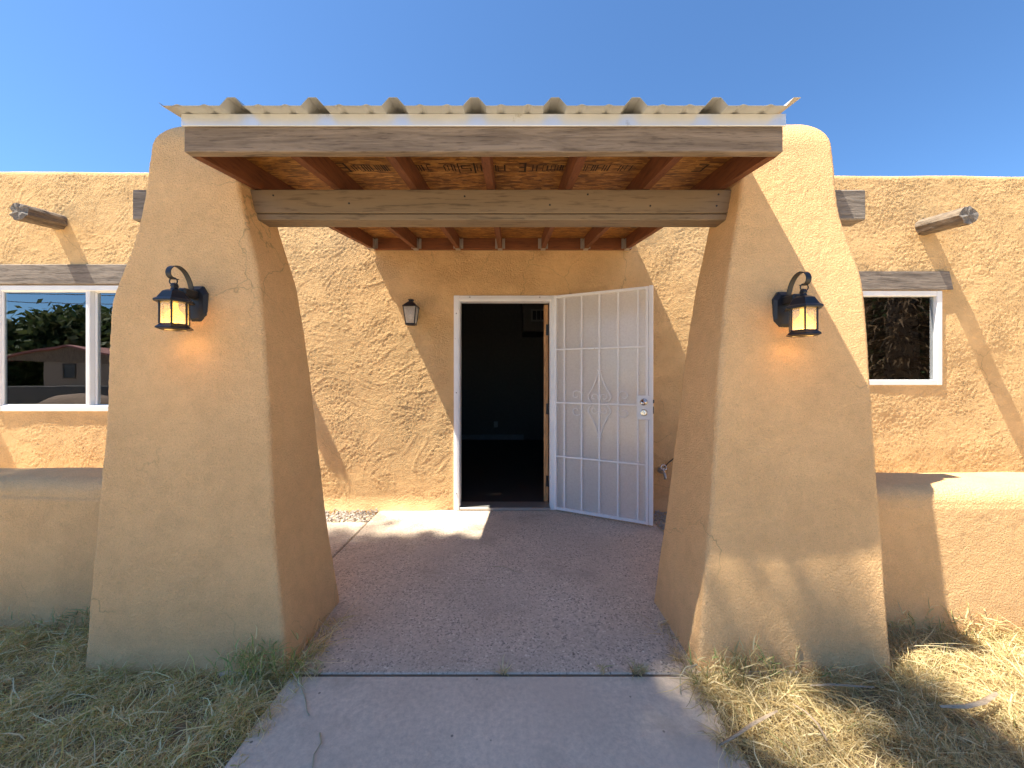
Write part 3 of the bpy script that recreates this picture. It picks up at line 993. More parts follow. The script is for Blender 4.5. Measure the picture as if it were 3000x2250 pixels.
left_in = [(-1.36, -0.99), (-1.283, -0.998), (-0.711, -1.09), (-0.31, -1.135), (-0.04, -1.165), (0.2, -1.197), (0.518, -1.25), (0.70, -1.305), (0.867, -1.355), (1.0, -1.385), (1.4, -1.42)]
left_out = [(-1.36, -1.895), (-1.29, -1.897), (-0.47, -1.915), (-0.14, -1.925), (0.20, -1.950), (0.372, -1.958), (0.50, -1.925), (0.62, -1.888), (0.75, -1.860), (0.96, -1.842), (1.4, -1.838)]
right_in = [(-1.36, 0.81), (-1.28, 0.822), (-0.765, 0.896), (-0.228, 0.963), (0.067, 0.998), (0.309, 1.030), (0.47, 1.057), (0.63, 1.09), (0.864, 1.138), (1.0, 1.16), (1.4, 1.17)]
right_out = [(-1.36, 1.69), (-1.29, 1.687), (-0.50, 1.70), (0.0, 1.715), (0.27, 1.724), (0.5, 1.722), (0.67, 1.674), (0.86, 1.638), (1.02, 1.638), (1.4, 1.63)]
loft_pillar('pillar', 'thick tapering tan stucco pillar left of the walkway, in soft shade', left_in, left_out, -1, CZ+1.335, M['pillar'])
loft_pillar('pillar', 'thick tapering tan stucco pillar right of the walkway, top corner sunlit', right_in, right_out, 1, CZ+1.345, M['pillar'], uoff=23.0)

# ------------------------------------------------------------------ low yard walls
def low_wall(label, x0, x1, y0, y1, h, uoff):
    prof = []
    r = 0.085
    for z in np.arange(-0.06, h-r, 0.0125): prof.append((y0 - 0.03*(1-z/h), z, -1, 0))
    for i in range(12):
        a = i/12*math.pi/2; prof.append((y0 + r - r*math.cos(a), h-r + r*math.sin(a), -math.cos(a), math.sin(a)))
    for y in np.arange(y0+r, y1-r, 0.0125): prof.append((y, h + 0.004*math.sin((y-y0)*8), 0, 1))
    for i in range(12):
        a = i/12*math.pi/2; prof.append((y1 - r + r*math.sin(a), h-r + r*math.cos(a), math.sin(a), math.cos(a)))
    for z in np.arange(h-r, -0.06, -0.05): prof.append((y1 + 0.03*(1-z/h), z, 1, 0))
    p = np.array(prof)
    ds = np.concatenate([[0], np.cumsum(np.hypot(np.diff(p[:, 0]), np.diff(p[:, 1])))])
    xs_ = np.concatenate([np.arange(x0, x1, 0.0125), [x1]])
    A, S = np.meshgrid(xs_, ds, indexing='ij')
    hgt = stucco_height(A + uoff, S + 5, 0.8)*0.8
    wav = 0.010*fbm(A*1.1 + uoff, A*0 + 1, 2)
    Yv = p[None, :, 0] + p[None, :, 2]*hgt
    Zv = p[None, :, 1] + p[None, :, 3]*hgt*0.6 + wav*np.clip(p[None, :, 1]/h, 0, 1)
    idx = np.arange(A.size).reshape(A.shape)
    q = np.stack([idx[:-1, :-1], idx[1:, :-1], idx[1:, 1:], idx[:-1, 1:]], -1).reshape(-1, 4)
    V = np.stack([A, Yv, Zv], -1).reshape(-1, 3)
    o = np_mesh('low_wall', V, q, M['lowwall'])
    # end caps
    return tag(o, label, 'low wall', 'low stucco yard walls')
low_wall('low rounded tan stucco yard wall running left from the shaded pillar', -5.2, -1.80, 2.02, 2.40, 0.752, 40.0)
low_wall('low rounded tan stucco yard wall running right with a sunlit top', 1.60, 5.2, 1.99, 2.41, 0.722, 60.0)

# ------------------------------------------------------------------ porch roof
roof = empty('porch_roof', (-0.118, 2.7, CZ+1.0))
tag(roof, 'wooden porch roof with corrugated metal sheet over the entry', 'porch roof')
rinv = Matrix.Translation((0.118, -2.7, -CZ-1.0))
def rp(o):
    o.parent = roof; o.matrix_parent_inverse = rinv
    return o
SL = 0.144
zb = lambda y: CZ + 0.938 + SL*(y - 1.64)          # underside of the rafters
XL, XR = -1.365, 1.128
RH = 0.110
b = MB(); b.box(XL, XR, 1.600, 1.639, CZ+0.938, CZ+1.0436, 0.003)
rp(b.build('fascia_board', M['fascia']))
RX = [-1.345, -0.925, -0.520, -0.115, 0.300, 0.710, 1.107]
def sloped(b, x0, x1, y0, y1, z0off, z1off):
    vs = [(x, y, zb(y) + o) for x in (x0, x1) for y in (y0, y1) for o in (z0off, z1off)]
    return b.add(vs, [(0,1,3,2),(4,6,7,5),(0,4,5,1),(2,3,7,6),(0,2,6,4),(1,5,7,3)])
for x in RX:
    b = MB(); sloped(b, x-0.019, x+0.019, 1.640, 3.722, 0.0, RH)
    ro = rp(b.build('rafter', M['rafter']))
b = MB(); b.box(-1.40, 1.16, 3.724, 3.768, zb(3.724)+0.004, zb(3.724)+0.142, 0.002)
rp(b.build('ledger_board', M['ledger']))
for i, x in enumerate(RX):
    b = MB()
    for s in (-1, 1):
        xx = x + s*0.0215
        b.box(xx-0.0012, xx+0.0012, 3.660, 3.7225, zb(3.69)+0.002, zb(3.69)+0.095, 0.0)
        b.box(min(xx, xx+s*0.026), max(xx, xx+s*0.026), 3.7205, 3.7235, zb(3.72)+0.008, zb(3.72)+0.105, 0.0)
        for zq in (0.03, 0.06, 0.09):
            b.lathe([(0.004, 0), (0.0, 0.003)], 6, M=Matrix.Translation((xx + s*0.014, 3.7203, zb(3.72)+zq)) @ Matrix.Rotation(R(90), 4, 'X'))
    b.box(x-0.022, x+0.022, 3.66, 3.722, zb(3.69)-0.0065, zb(3.69)-0.0045, 0.0)
    rp(b.build('joist_hanger', M['galv']))
# sheathing panels (two sheets butted over a rafter)
sheath = []
for (x0, x1) in ((XL+0.004, -0.1165), (-0.1145, XR-0.004)):
    b = MB(); sloped(b, x0, x1, 1.602, 3.765, RH+0.001, RH+0.013)
    sheath.append(rp(b.build('sheathing_panel', M['osb'])))
# stamped ink on the strand board
ink = MB()
def stroke(x0, x1, y0, y1):
    z = lambda y: zb(y) + RH + 0.0003
    ink.add([(x0, y0, z(y0)), (x1, y0, z(y0)), (x1, y1, z(y1)), (x0, y1, z(y1))], [(0, 1, 2, 3)])
rs = random.Random(11)
def stamp(x0, x1, y0=1.985, y1=2.075):
    x = x0
    while x < x1 - 0.006:
        kind = rs.random()
        w = rs.uniform(0.004, 0.008)
        stroke(x, x+w, y0 + rs.uniform(0, .012), y1 - rs.uniform(0, .012))
        adv = rs.choice([0.012, 0.014, 0.02, 0.026])
        if kind < 0.45 and x + adv < x1:
            ys = rs.choice([[0, 1], [0, .5, 1], [.5], [0, .5], [1]])
            for t in ys:
                yy = y0 + (y1-y0-.009)*t
                stroke(x+w, min(x+adv+0.006, x1), yy, yy + 0.009)
            adv += 0.008
        x += adv
for (a, c) in ((-0.842, -0.645), (-0.50, -0.42), (-0.3585, -0.29), (-0.185, -0.145), (-0.088, -0.0356), (0.107, 0.275), (0.38, 0.516), (0.564, 0.66)):
    stamp(a, c)
def letter_E(x0, x1, y0, y1, flip):
    w = 0.011
    xs0 = x1-w if flip else x0
    stroke(xs0, xs0+w, y0, y1)
    for t in (0, .5, 1):
        yy = y0 + (y1-y0-w)*t
        stroke(x0, x1, yy, yy+w)
letter_E(0.036, 0.075, 1.965, 2.085, True)
letter_E(-0.905, -0.862, 1.965, 2.085, True)
letter_E(0.968, 1.02, 1.98, 2.08, True)
# boxed grade mark
for (a, c, d, e) in ((-0.285, -0.195, 1.97, 1.976), (-0.285, -0.195, 2.094, 2.100), (-0.285, -0.279, 1.976, 2.094), (-0.201, -0.192, 1.965, 2.10),
                     (-0.268, -0.215, 1.995, 2.003), (-0.268, -0.215, 2.03, 2.038), (-0.268, -0.215, 2.066, 2.074), (-0.268, -0.261, 2.003, 2.03), (-0.222, -0.215, 2.038, 2.066)):
    stroke(a, c, d, e)
io = ink.build('stamped_print', M['print'], sheath[0])
io.matrix_parent_inverse = (rinv).inverted() @ rinv
# metal drip edge over the fascia
b = MB(); b.box(XL-0.004, XR+0.006, 1.590, 1.5985, CZ+1.040, CZ+1.090, 0.0015)
b.box(XL-0.004, XR+0.006, 1.5985, 1.68, CZ+1.088, CZ+1.0905, 0.0)
rp(b.build('drip_edge', M['drip']))
# corrugated roofing: one long sheet of trapezoid ribs with two shallow ribs between each pair
ribs = [-1.119, -0.796, -0.474, -0.150, 0.172, 0.494, 0.816]
def prof_z(x):
    z = 0.0
    for r_ in ribs + [-1.442, 1.139]:
        d = abs(x - r_)
        if d < 0.016: z = max(z, 0.033)
        elif d < 0.046: z = max(z, 0.033*(0.046-d)/0.030)
        for m_ in (0.107, 0.215):
            d2 = abs(x - (r_ + m_))
            if d2 < 0.020: z = max(z, 0.0055*(0.5+0.5*math.cos(d2/0.020*math.pi)))
    return z
px = sorted(set([round(v, 4) for r_ in ribs for v in (r_-0.046, r_-0.016, r_+0.016, r_+0.046)] +
                [round(r_ + m_ + o, 4) for r_ in ribs + [-1.442] for m_ in (0.107, 0.215) for o in (-.02, -.012, -.006, 0, .006, .012, .02)] +
                [-1.408, -1.396, 1.093, 1.123, 1.152]))
px = [x for x in px if -1.41 <= x <= 1.16]
b = MB()
ny = 6
ys_ = [1.532 + (3.775-1.532)*i/ny for i in range(ny+1)]
base_off = lambda y: zb(y) + 0.159
vs = []
for y in ys_:
    for x in px: vs.append((x, y, base_off(y) + prof_z(x)))
nn = len(px); nv = len(vs)
vs += [(v[0], v[1], v[2] + 0.0012) for v in vs]
fs = []
for i in range(ny):
    for j in range(nn-1):
        a = i*nn + j
        fs.append((a, a+nn, a+nn+1, a+1)); fs.append((nv+a, nv+a+1, nv+a+nn+1, nv+a+nn))
for j in range(nn-1):
    fs.append((j, j+1, nv+j+1, nv+j))
    a = ny*nn + j; fs.append((a, nv+a, nv+a+1, a+1))
b.add(vs, fs)
sheet = rp(b.build('corrugated_sheet', M['roofmetal']))
for r_ in ribs:
    for y in (1.73, 2.63, 3.63):
        bs_ = MB(); bs_.lathe([(0.011, 0.0), (0.010, 0.003), (0.005, 0.004), (0.005, 0.009), (0.0, 0.010)], 8, c=(r_+0.16, y, base_off(y)+0.0015))
        so_ = bs_.build('screw', M['galv'], sheet); so_.matrix_parent_inverse = Matrix.Identity(4)
b = MB(); sloped(b, XL+0.01, XR-0.01, 1.70, 1.76, RH+0.014, RH+0.046); sloped(b, XL+0.01, XR-0.01, 2.6, 2.66, RH+0.014, RH+0.046); sloped(b, XL+0.01, XR-0.01, 3.6, 3.66, RH+0.014, RH+0.046)
rp(b.build('purlin', M['ledger']))
# cross beam carried by the two pillars
b = MB()
b.box(-1.80, 1.60, 2.030, 2.132, CZ+0.868, CZ+0.992, 0.004)
bm = rp(b.build('cross_beam', M['beam']))
b = MB(); b.box(-1.80, 1.60, 2.034, 2.136, CZ+0.832, CZ+0.8645, 0.004)
b.build('bottom_plate', M['beam'], bm).matrix_parent_inverse = rinv.inverted() @ rinv
for (x0, x1) in ((-2.008, -1.802), (1.602, 1.871)):
    b = MB(); b.box(x0, x1, 2.031, 2.130, CZ+0.832, CZ+0.992, 0.006)
    rp(b.build('beam_end', M['greywood']))
for (x, z) in ((-0.86, 0.918), (-0.25, 0.955), (-1.26, 0.96), (0.40, 0.965), (0.73, 0.905), (1.09, 0.965), (1.08, 0.905), (0.2, 0.91)):
    b = MB(); b.lathe([(0.0055, -0.001), (0.005, 0.0015), (0.0, 0.002)], 8, M=Matrix.Translation((x, 2.0295, CZ+z)) @ Matrix.Rotation(R(90), 4, 'X'))
    rp(b.build('bolt_head', M['black']))

# ------------------------------------------------------------------ wall lanterns
def hex_lantern(loc, label, lean):
    """loc: centre of the lantern body; the wall plate sits behind it at local +y"""
    root = empty('wall_lantern', loc)
    tag(root, label, 'lantern', 'lit black lanterns on the pillars')
    py = 0.118
    plate = MB()
    w, h, c = 0.045, 0.088, 0.022
    def octo(s, y): return [Vector((x*s, y, 0.062 + z*s)) for x, z in ((-w+c, -h), (w-c, -h), (w, -h+c*1.6), (w, h-c*1.6), (w-c, h), (-w+c, h), (-w, h-c*1.6), (-w, -h+c*1.6))]
    rings = [octo(1.0, py+0.03), octo(1.0, py-0.002), octo(0.80, py-0.016), octo(0.72, py-0.016)]
    vs = [p for r_ in rings for p in r_]
    fs = [(i*8+k, i*8+(k+1) % 8, (i+1)*8+(k+1) % 8, (i+1)*8+k) for i in range(3) for k in range(8)] + [tuple(range(24, 32))]
    plate.add(vs, [tuple(f) for f in fs])
    plate.build('wall_plate', M['black'], root)
    b = MB()
    b.box(-0.018, 0.018, 0.03, py-0.012, 0.082, 0.122, 0.006)
    path = [(0, py-0.03, 0.10), (0, py-0.038, 0.14), (0, py-0.052, 0.175), (0, py-0.075, 0.203), (0, py-0.105, 0.214), (0, py-0.132, 0.206), (0, py-0.147, 0.186), (0, py-0.146, 0.164), (0, py-0.130, 0.152), (0, py-0.108, 0.154)]
    # resample the scroll smoothly
    fine = []
    P_ = [Vector(p) for p in path]
    for i in range(len(P_)-1):
        p0, p1, p2, p3 = P_[max(i-1, 0)], P_[i], P_[i+1], P_[min(i+2, len(P_)-1)]
        for t in (0, .33, .66):
            fine.append(0.5*((2*p1) + (p2-p0)*t + (2*p0-5*p1+4*p2-p3)*t*t + (3*p1-p0-3*p2+p3)*t**3))
    fine.append(P_[-1])
    b.strap(fine, 0.021, 0.0035)
    b.build('scroll_arm', M['black'], root)
    b = MB(); b.tube([(0.0 + 0.0165*math.cos(a), -0.006, 0.141 + 0.0165*math.sin(a)) for a in [2*math.pi*i/16 for i in range(17)]], 0.0026, 6)
    b.build('ring', M['black'], root, smooth=True)
    rot = R(30)                       # flat face to the front: vertices at +-30 degrees about -y
    rot = R(-90+30)
    b = MB()
    b.lathe([(0.069, 0.044), (0.071, 0.049), (0.070, 0.054), (0.058, 0.062), (0.049, 0.078), (0.041, 0.092), (0.028, 0.100), (0.015, 0.104), (0.012, 0.114), (0.015, 0.120), (0.011, 0.133), (0.0, 0.137)], 6, rot=rot)
    b.lathe([(0.050, 0.045), (0.069, 0.0445)], 6, rot=rot, caps=False)
    b.build('lamp_roof', M['black'], root)
    b = MB()
    b.lathe([(0.050, -0.052), (0.053, -0.058), (0.063, -0.067), (0.065, -0.073), (0.050, -0.079), (0.042, -0.078), (0.044, -0.066), (0.045, -0.052), (0.050, -0.052)], 6, rot=rot, caps=False)
    b.build('base_rim', M['black'], root)
    for k in range(6):
        a = rot + k*math.pi/3
        b = MB(); b.tube([(0.0495*math.cos(a), 0.0495*math.sin(a), -0.054), (0.0495*math.cos(a), 0.0495*math.sin(a), 0.050)], 0.0040, 6)
        b.build('corner_post', M['black'], root)
        a2 = a + math.pi/3
        p0 = Vector((0.0478*math.cos(a), 0.0478*math.sin(a), 0)); p1 = Vector((0.0478*math.cos(a2), 0.0478*math.sin(a2), 0))
        nrm = (p0+p1).normalized()*0.0012
        vs = [p + o + Vector((0, 0, z)) for o in (-nrm, nrm) for p, z in ((p0, -0.053), (p1, -0.053), (p1, 0.049), (p0, 0.049))]
        b = MB(); b.add(vs, [(0,3,2,1), (4,5,6,7), (0,1,5,4), (1,2,6,5), (2,3,7,6), (3,0,4,7)])
        b.build('pane', M['lampglass'], root)
    b = MB(); b.lathe([(0.0, -0.046), (0.014, -0.043), (0.025, -0.032), (0.028, -0.016), (0.025, -0.002), (0.016, 0.010), (0.011, 0.024), (0.011, 0.044)], 16)
    b.build('bulb', M['bulb'], root, smooth=True)
    ld = bpy.data.lights.new('lamp_glow', 'POINT')
    ld.energy = 0.17; ld.color = (1.0, 0.50, 0.13); ld.shadow_soft_size = 0.02
    lo = bpy.data.objects.new('lamp_glow', ld); scene.collection.objects.link(lo)
    lo.parent = root; lo.location = (0, 0.0, -0.060)
    root.rotation_euler = (0, 0, lean)
    root.scale = (1.09, 1.09, 1.0)
    return root
hex_lantern((-1.528, 1.742, CZ+0.292), 'lit black hexagonal wall lantern on the left pillar', 0.0)
hex_lantern((1.316, 1.738, CZ+0.264), 'lit black hexagonal wall lantern on the right pillar', 0.0)

# small unlit porch lantern
pl = empty('wall_lantern', (-0.966, 3.680, CZ+0.605))
pl.scale = (0.78, 0.78, 0.95)
tag(pl, 'small unlit black tapered lantern on the wall beside the doorway', 'lantern')
b = MB(); b.lathe([(0.118, 0.068), (0.122, 0.074), (0.06, 0.112), (0.030, 0.126), (0.030, 0.134), (0.042, 0.138), (0.040, 0.146), (0.0, 0.150)], 4, rot=R(45))
b.build('lamp_roof', M['black'], pl)
tw, bw = 0.078, 0.052
for sx in (-1, 1):
    for sy in (-1, 1):
        b = MB(); b.tube([(sx*bw, sy*bw, -0.10), (sx*tw, sy*tw, 0.069)], 0.0062, 6)
        b.build('corner_post', M['black'], pl)
b = MB()
for (x0, x1, y0, y1) in ((-bw-.006, bw+.006, -bw-.006, -bw+.008), (-bw-.006, bw+.006, bw-.008, bw+.006), (-bw-.006, -bw+.008, -bw+.008, bw-.008), (bw-.008, bw+.006, -bw+.008, bw-.008)):
    b.box(x0, x1, y0, y1, -0.112, -0.096, 0.001)
b.build('base_rim', M['black'], pl)
for k in range(4):
    a = Matrix.Rotation(k*math.pi/2, 4, 'Z')
    vs = [a @ Vector(p) for p in ((-bw, -bw, -0.096), (bw, -bw, -0.096), (tw, -tw, 0.067), (-tw, -tw, 0.067), (-bw, -bw+.002, -0.096), (bw, -bw+.002, -0.096), (tw, -tw+.002, 0.067), (-tw, -tw+.002, 0.067))]
    b = MB(); b.add(vs, [(0,1,2,3), (7,6,5,4), (0,4,5,1), (1,5,6,2), (2,6,7,3), (3,7,4,0)])
    b.build('pane', M['lampglass2'], pl)
b = MB(); b.lathe([(0.0, -0.06), (0.02, -0.056), (0.034, -0.040), (0.037, -0.020), (0.030, 0.0), (0.018, 0.02), (0.014, 0.066)], 14)
b.build('bulb', M['bulboff'], pl, smooth=True)
b = MB(); b.box(-0.05, 0.05, 0.085, 0.135, -0.06, 0.10, 0.008); b.box(-0.02, 0.02, 0.05, 0.09, 0.072, 0.10, 0.004)
b.build('wall_plate', M['black'], pl)

# ------------------------------------------------------------------ hose faucet on the wall
fa = empty('faucet', (1.455, 3.765, CZ-0.912))
tag(fa, 'weathered metal hose faucet on the wall behind the security door', 'faucet')
b = MB(); b.lathe([(0.030, -0.006), (0.030, 0.004), (0.014, 0.006), (0.014, 0.05), (0.018, 0.055), (0.018, 0.075), (0.0, 0.08)], 12, M=Matrix.Rotation(R(90), 4, 'X'))
b.build('body', M['brass'], fa, smooth=False)
b = MB(); b.tube([(0, -0.055, 0), (0.004, -0.085, -0.012), (0.006, -0.10, -0.04), (0.006, -0.102, -0.06)], [0.013, 0.013, 0.013, 0.016], 10)
b.build('spout', M['brass'], fa, smooth=True)
b = MB(); b.tube([(0, -0.062, 0.012), (0.0, -0.075, 0.045)], 0.006, 8)
b.tube([(0.026*math.cos(a), -0.078 + 0.012*math.sin(a), 0.048 + 0.022*math.sin(a)) for a in [2*math.pi*i/14 for i in range(15)]], 0.005, 6)
b.build('handle', M['chrome'], fa, smooth=True)
b = MB(); b.tube([(1.48, 3.755, CZ-0.885), (1.53, 3.752, CZ-0.83), (1.60, 3.755, CZ-0.775), (1.68, 3.757, CZ-0.72), (1.9, 3.757, CZ-0.70)], 0.006, 6)
tag(b.build('cable', M['black'], smooth=True), 'thin dark cable rising across the wall from the faucet', 'cable')

# ------------------------------------------------------------------ grass
def blades(name, label, px, py, pz, L, az, e0, e1, wid, cols, mat_, parent=None, kind='stuff', cat='grass'):
    n = len(px)
    segs = 3
    P = np.zeros((n, segs+1, 3)); P[:, 0] = np.stack([px, py, pz], -1)
    for i in range(segs):
        e = e0 + (e1-e0)*(i+0.5)/segs
        azi = az + 0.25*(i)*rng.normal(0, 1, n)
        d = np.stack([np.cos(e)*np.cos(azi), np.cos(e)*np.sin(azi), np.sin(e)], -1)
        P[:, i+1] = P[:, i] + d*(L/segs)[:, None]
        P[:, i+1, 2] = np.maximum(P[:, i+1, 2], GZ + 0.004)
    side = np.stack([-np.sin(az), np.cos(az), 0*az], -1)
    # twist some blades so they show their width from the side
    tw = rng.uniform(-1, 1, n)
    side = side + np.stack([0*tw, 0*tw, tw], -1)
    side /= np.linalg.norm(side, axis=1)[:, None]
    wv = np.array([0.8, 1.0, 0.75])
    vs = np.zeros((n, 7, 3))
    for i in range(3):
        vs[:, 2*i] = P[:, i] - side*(wid*wv[i]/2)[:, None]
        vs[:, 2*i+1] = P[:, i] + side*(wid*wv[i]/2)[:, None]
    vs[:, 6] = P[:, 3]
    base = (np.arange(n)*7)[:, None]
    quads = np.concatenate([base + np.array([0, 1, 3, 2]), base + np.array([2, 3, 5, 4])])
    tris = base + np.array([4, 5, 6])
    me = bpy.data.meshes.new(name)
    o = np_mesh(name, vs.reshape(-1, 3), quads, mat_, parent, smooth=False, tris=tris)
    bpy.data.meshes.remove(me)
    at = o.data.color_attributes.new('Col', 'FLOAT_COLOR', 'POINT')
    c = np.concatenate([np.repeat(cols, 7, axis=0), np.ones((n*7, 1))], 1).astype(np.float32)
    at.data.foreach_set('color', c.ravel())
    if label: tag(o, label, cat, kind=kind)
    return o

def palette(n, pal, wts, jit=0.25):
    pal = np.array(pal); k = rng.choice(len(pal), n, p=np.array(wts)/sum(wts))
    return np.clip(pal[k]*(1 + rng.uniform(-jit, jit, (n, 1))), 0.01, 0.95)

def in_pillar(x, y):
    return ((x > -1.91) & (x < -0.99) & (y > 1.70)) | ((x > 0.80) & (x < 1.70) & (y > 1.69)) | ((np.abs(x) > 1.5) & (y > 2.0))

def lawn(name, label, x0, x1, y0, y1, n, pal, wts, edge_x, sgn, hs=1.0):
    x = rng.uniform(x0, x1, n); y = rng.uniform(y0, y1, n)
    clump = fbm(x*6, y*6, 3)
    patch = fbm(x*1.8 + 3, y*1.8, 2)
    keepm = ~in_pillar(x, y) & (rng.uniform(-0.75, 0.65, n) < clump + 0.22)
    ex = edge_x + 0.035*fbm(y*7, y*0, 3)
    keepm &= (x < ex) if sgn < 0 else (x > ex)
    x, y, clump, patch = x[keepm], y[keepm], clump[keepm], patch[keepm]
    n = len(x)
    flow = 2.5*fbm(x*1.2, y*1.2 + 9, 2) + (0.4 if sgn > 0 else 0.2)
    az = flow + rng.normal(0, 1.2, n) + np.where(rng.random(n) < 0.35, math.pi, 0)
    L = np.where(rng.random(n) < 0.78, rng.uniform(0.018, 0.06, n), rng.uniform(0.06, 0.15, n))*(1 + 0.5*clump)*hs
    # longer matted growth against the pillars and walls
    dw = np.clip(1 - (2.0 - y)/0.35, 0, 1); dw = np.where(((x < -0.95) & (x > -1.95)) | ((x > 0.78) & (x < 1.75)), np.clip(1 - (1.72-y)/0.25, 0, 1), dw)
    L = L*(1 + 0.8*dw)
    e0 = R(1)*np.where(L > 0.06, rng.uniform(5, 45, n), rng.uniform(5, 80, n)); e1 = e0 - R(1)*rng.uniform(10, 90, n)
    wid = np.where(rng.random(n) < 0.8, rng.uniform(0.0010, 0.0026, n), rng.uniform(0.0026, 0.0048, n))
    cols = palette(n, pal, wts)
    z = GZ + 0.010 + 0.030*np.clip(clump+0.4, 0, 1.2)*rng.random(n) + 0.012
    return blades(name, label, x, y, z, L, az, e0, e1, wid, cols, M['straw'])
LP = [(0.88, 0.69, 0.36), (0.76, 0.56, 0.27), (0.62, 0.53, 0.19), (0.46, 0.42, 0.13), (0.94, 0.80, 0.50)]
RP = [(0.68, 0.54, 0.27), (0.57, 0.43, 0.20), (0.80, 0.68, 0.41), (0.32, 0.33, 0.13), (0.42, 0.31, 0.15)]
lawn('lawn_grass', 'matted grey-green and straw coloured grass left of the walkway', -3.3, -0.86, 0.95, 2.04, 88000, LP, [3, 2.0, 3, 1.6, 2.2], -0.90, -1)
lawn('lawn_grass', 'sunlit matted golden dry grass right of the walkway', 0.70, 3.4, 0.95, 2.02, 115000, RP, [4, 3, 3, 0.8, 2], 0.755, 1)
# thinner growth farther from the walkway
lawn('lawn_grass', 'sparse dry grass of the front yard off to the left', -6.5, -3.3, -1.5, 2.0, 9000, LP, [3, 2, 3, 2, 1], -3.3, -1, 1.4)
lawn('lawn_grass', 'sparse dry grass of the front yard off to the right', 3.4, 6.5, -1.5, 2.0, 9000, RP, [4, 3, 3, 1, 2], 3.4, 1, 1.4)
lawn('lawn_grass', 'sparse dry grass beside the walkway behind the viewer on the left', -3.3, -0.9, -1.5, 0.95, 36000, LP, [3, 2, 3, 2, 1], -0.93, -1, 1.4)
lawn('lawn_grass', 'sparse dry grass beside the walkway behind the viewer on the right', 0.8, 3.4, -1.5, 0.95, 36000, RP, [4, 3, 3, 1, 2], 0.79, 1, 1.4)

def tall_clump(name, label, spots, pal, wts, h):
    """upright runner-grass shoots: thin stems with alternating narrow leaves"""
    X_, Y_, Z_, L_2, A_, E0, E1, W_ = [], [], [], [], [], [], [], []
    for (cx, cy, n, sp, hh) in spots:
        for i in range(n):
            x = cx + rng.normal(0, sp); y = min(cy + rng.normal(0, sp*0.4), cy+0.02)
            hgt = hh*h*rng.uniform(0.5, 1.1); az = rng.uniform(0, 6.28)
            X_.append(x); Y_.append(y); Z_.append(GZ+0.02); L_2.append(hgt); A_.append(az)
            e = R(1)*rng.uniform(62, 88); E0.append(e); E1.append(e - R(1)*rng.uniform(0, 30)); W_.append(0.0028)
            for k in range(5):
                t = rng.uniform(0.2, 0.9)
                X_.append(x + math.cos(az)*hgt*t*0.25); Y_.append(y + math.sin(az)*hgt*t*0.25); Z_.append(GZ+0.02+hgt*t*0.9)
                L_2.append(rng.uniform(0.03, 0.075)); A_.append(rng.uniform(0, 6.28))
                e = R(1)*rng.uniform(25, 70); E0.append(e); E1.append(e - R(1)*rng.uniform(10, 60)); W_.append(rng.uniform(0.003, 0.0062))
    a = lambda v: np.array(v, float)
    cols = palette(len(X_), pal, wts)
    return blades(name, label, a(X_), a(Y_), a(Z_), a(L_2), a(A_), a(E0), a(E1), a(W_), cols, M['straw'], kind='thing', cat='grass clump')
GP = [(0.36, 0.42, 0.13), (0.50, 0.47, 0.18), (0.76, 0.62, 0.32)]
tall_clump('grass_clump', 'tall green grass shoots against the foot of the left pillar', [(-1.02, 1.66, 24, 0.06, 1.1), (-1.11, 1.67, 16, 0.06, 1.2), (-1.19, 1.67, 14, 0.05, 0.9), (-0.97, 1.69, 10, 0.04, 0.8)], GP, [3, 2, 2], 0.20)
tall_clump('grass_clump', 'tall half-dry grass stalks against the foot of the right pillar', [(0.92, 1.65, 14, 0.06, 0.8), (1.04, 1.66, 14, 0.06, 1.0), (1.16, 1.66, 10, 0.07, 0.8), (0.82, 1.64, 12, 0.05, 0.7)], [(0.24, 0.29, 0.10), (0.58, 0.47, 0.24), (0.66, 0.55, 0.30)], [2, 3, 2], 0.21)
tall_clump('grass_clump', 'dry weedy grass along the foot of the right yard wall', [(1.88, 1.95, 12, 0.07, 0.8), (2.03, 1.95, 14, 0.08, 0.8), (2.2, 1.95, 18, 0.09, 0.9), (2.38, 1.95, 18, 0.1, 1.0)], [(0.62, 0.50, 0.24), (0.70, 0.58, 0.32), (0.34, 0.34, 0.13)], [3, 2, 1], 0.20)
tall_clump('grass_clump', 'dull weedy grass along the foot of the left yard wall', [(-2.0, 1.97, 14, 0.06, 0.8), (-2.15, 1.97, 14, 0.07, 0.8), (-2.32, 1.97, 12, 0.08, 0.9)], [(0.36, 0.37, 0.16), (0.62, 0.52, 0.30)], [2, 2], 0.20)
JP = [(0.62, 0.53, 0.32), (0.40, 0.40, 0.20)]
for spot, lab in (((0.555, 1.682, 12, 0.014, 0.30), 'low dry weed tuft in the walk joint near its right end'),
                  ((0.40, 1.682, 3, 0.006, 0.45), 'single thin dry sprig in the walk joint right of centre'),
                  ((-0.04, 1.682, 4, 0.008, 0.15), 'tiny dry sprout at the middle of the walk joint'),
                  ((-0.86, 1.682, 6, 0.010, 0.5), 'small green sprig at the left end of the walk joint')):
    tall_clump('grass_tuft', lab, [spot], JP, [2, 1], 0.20)['group'] = 'weeds in the walk joint'

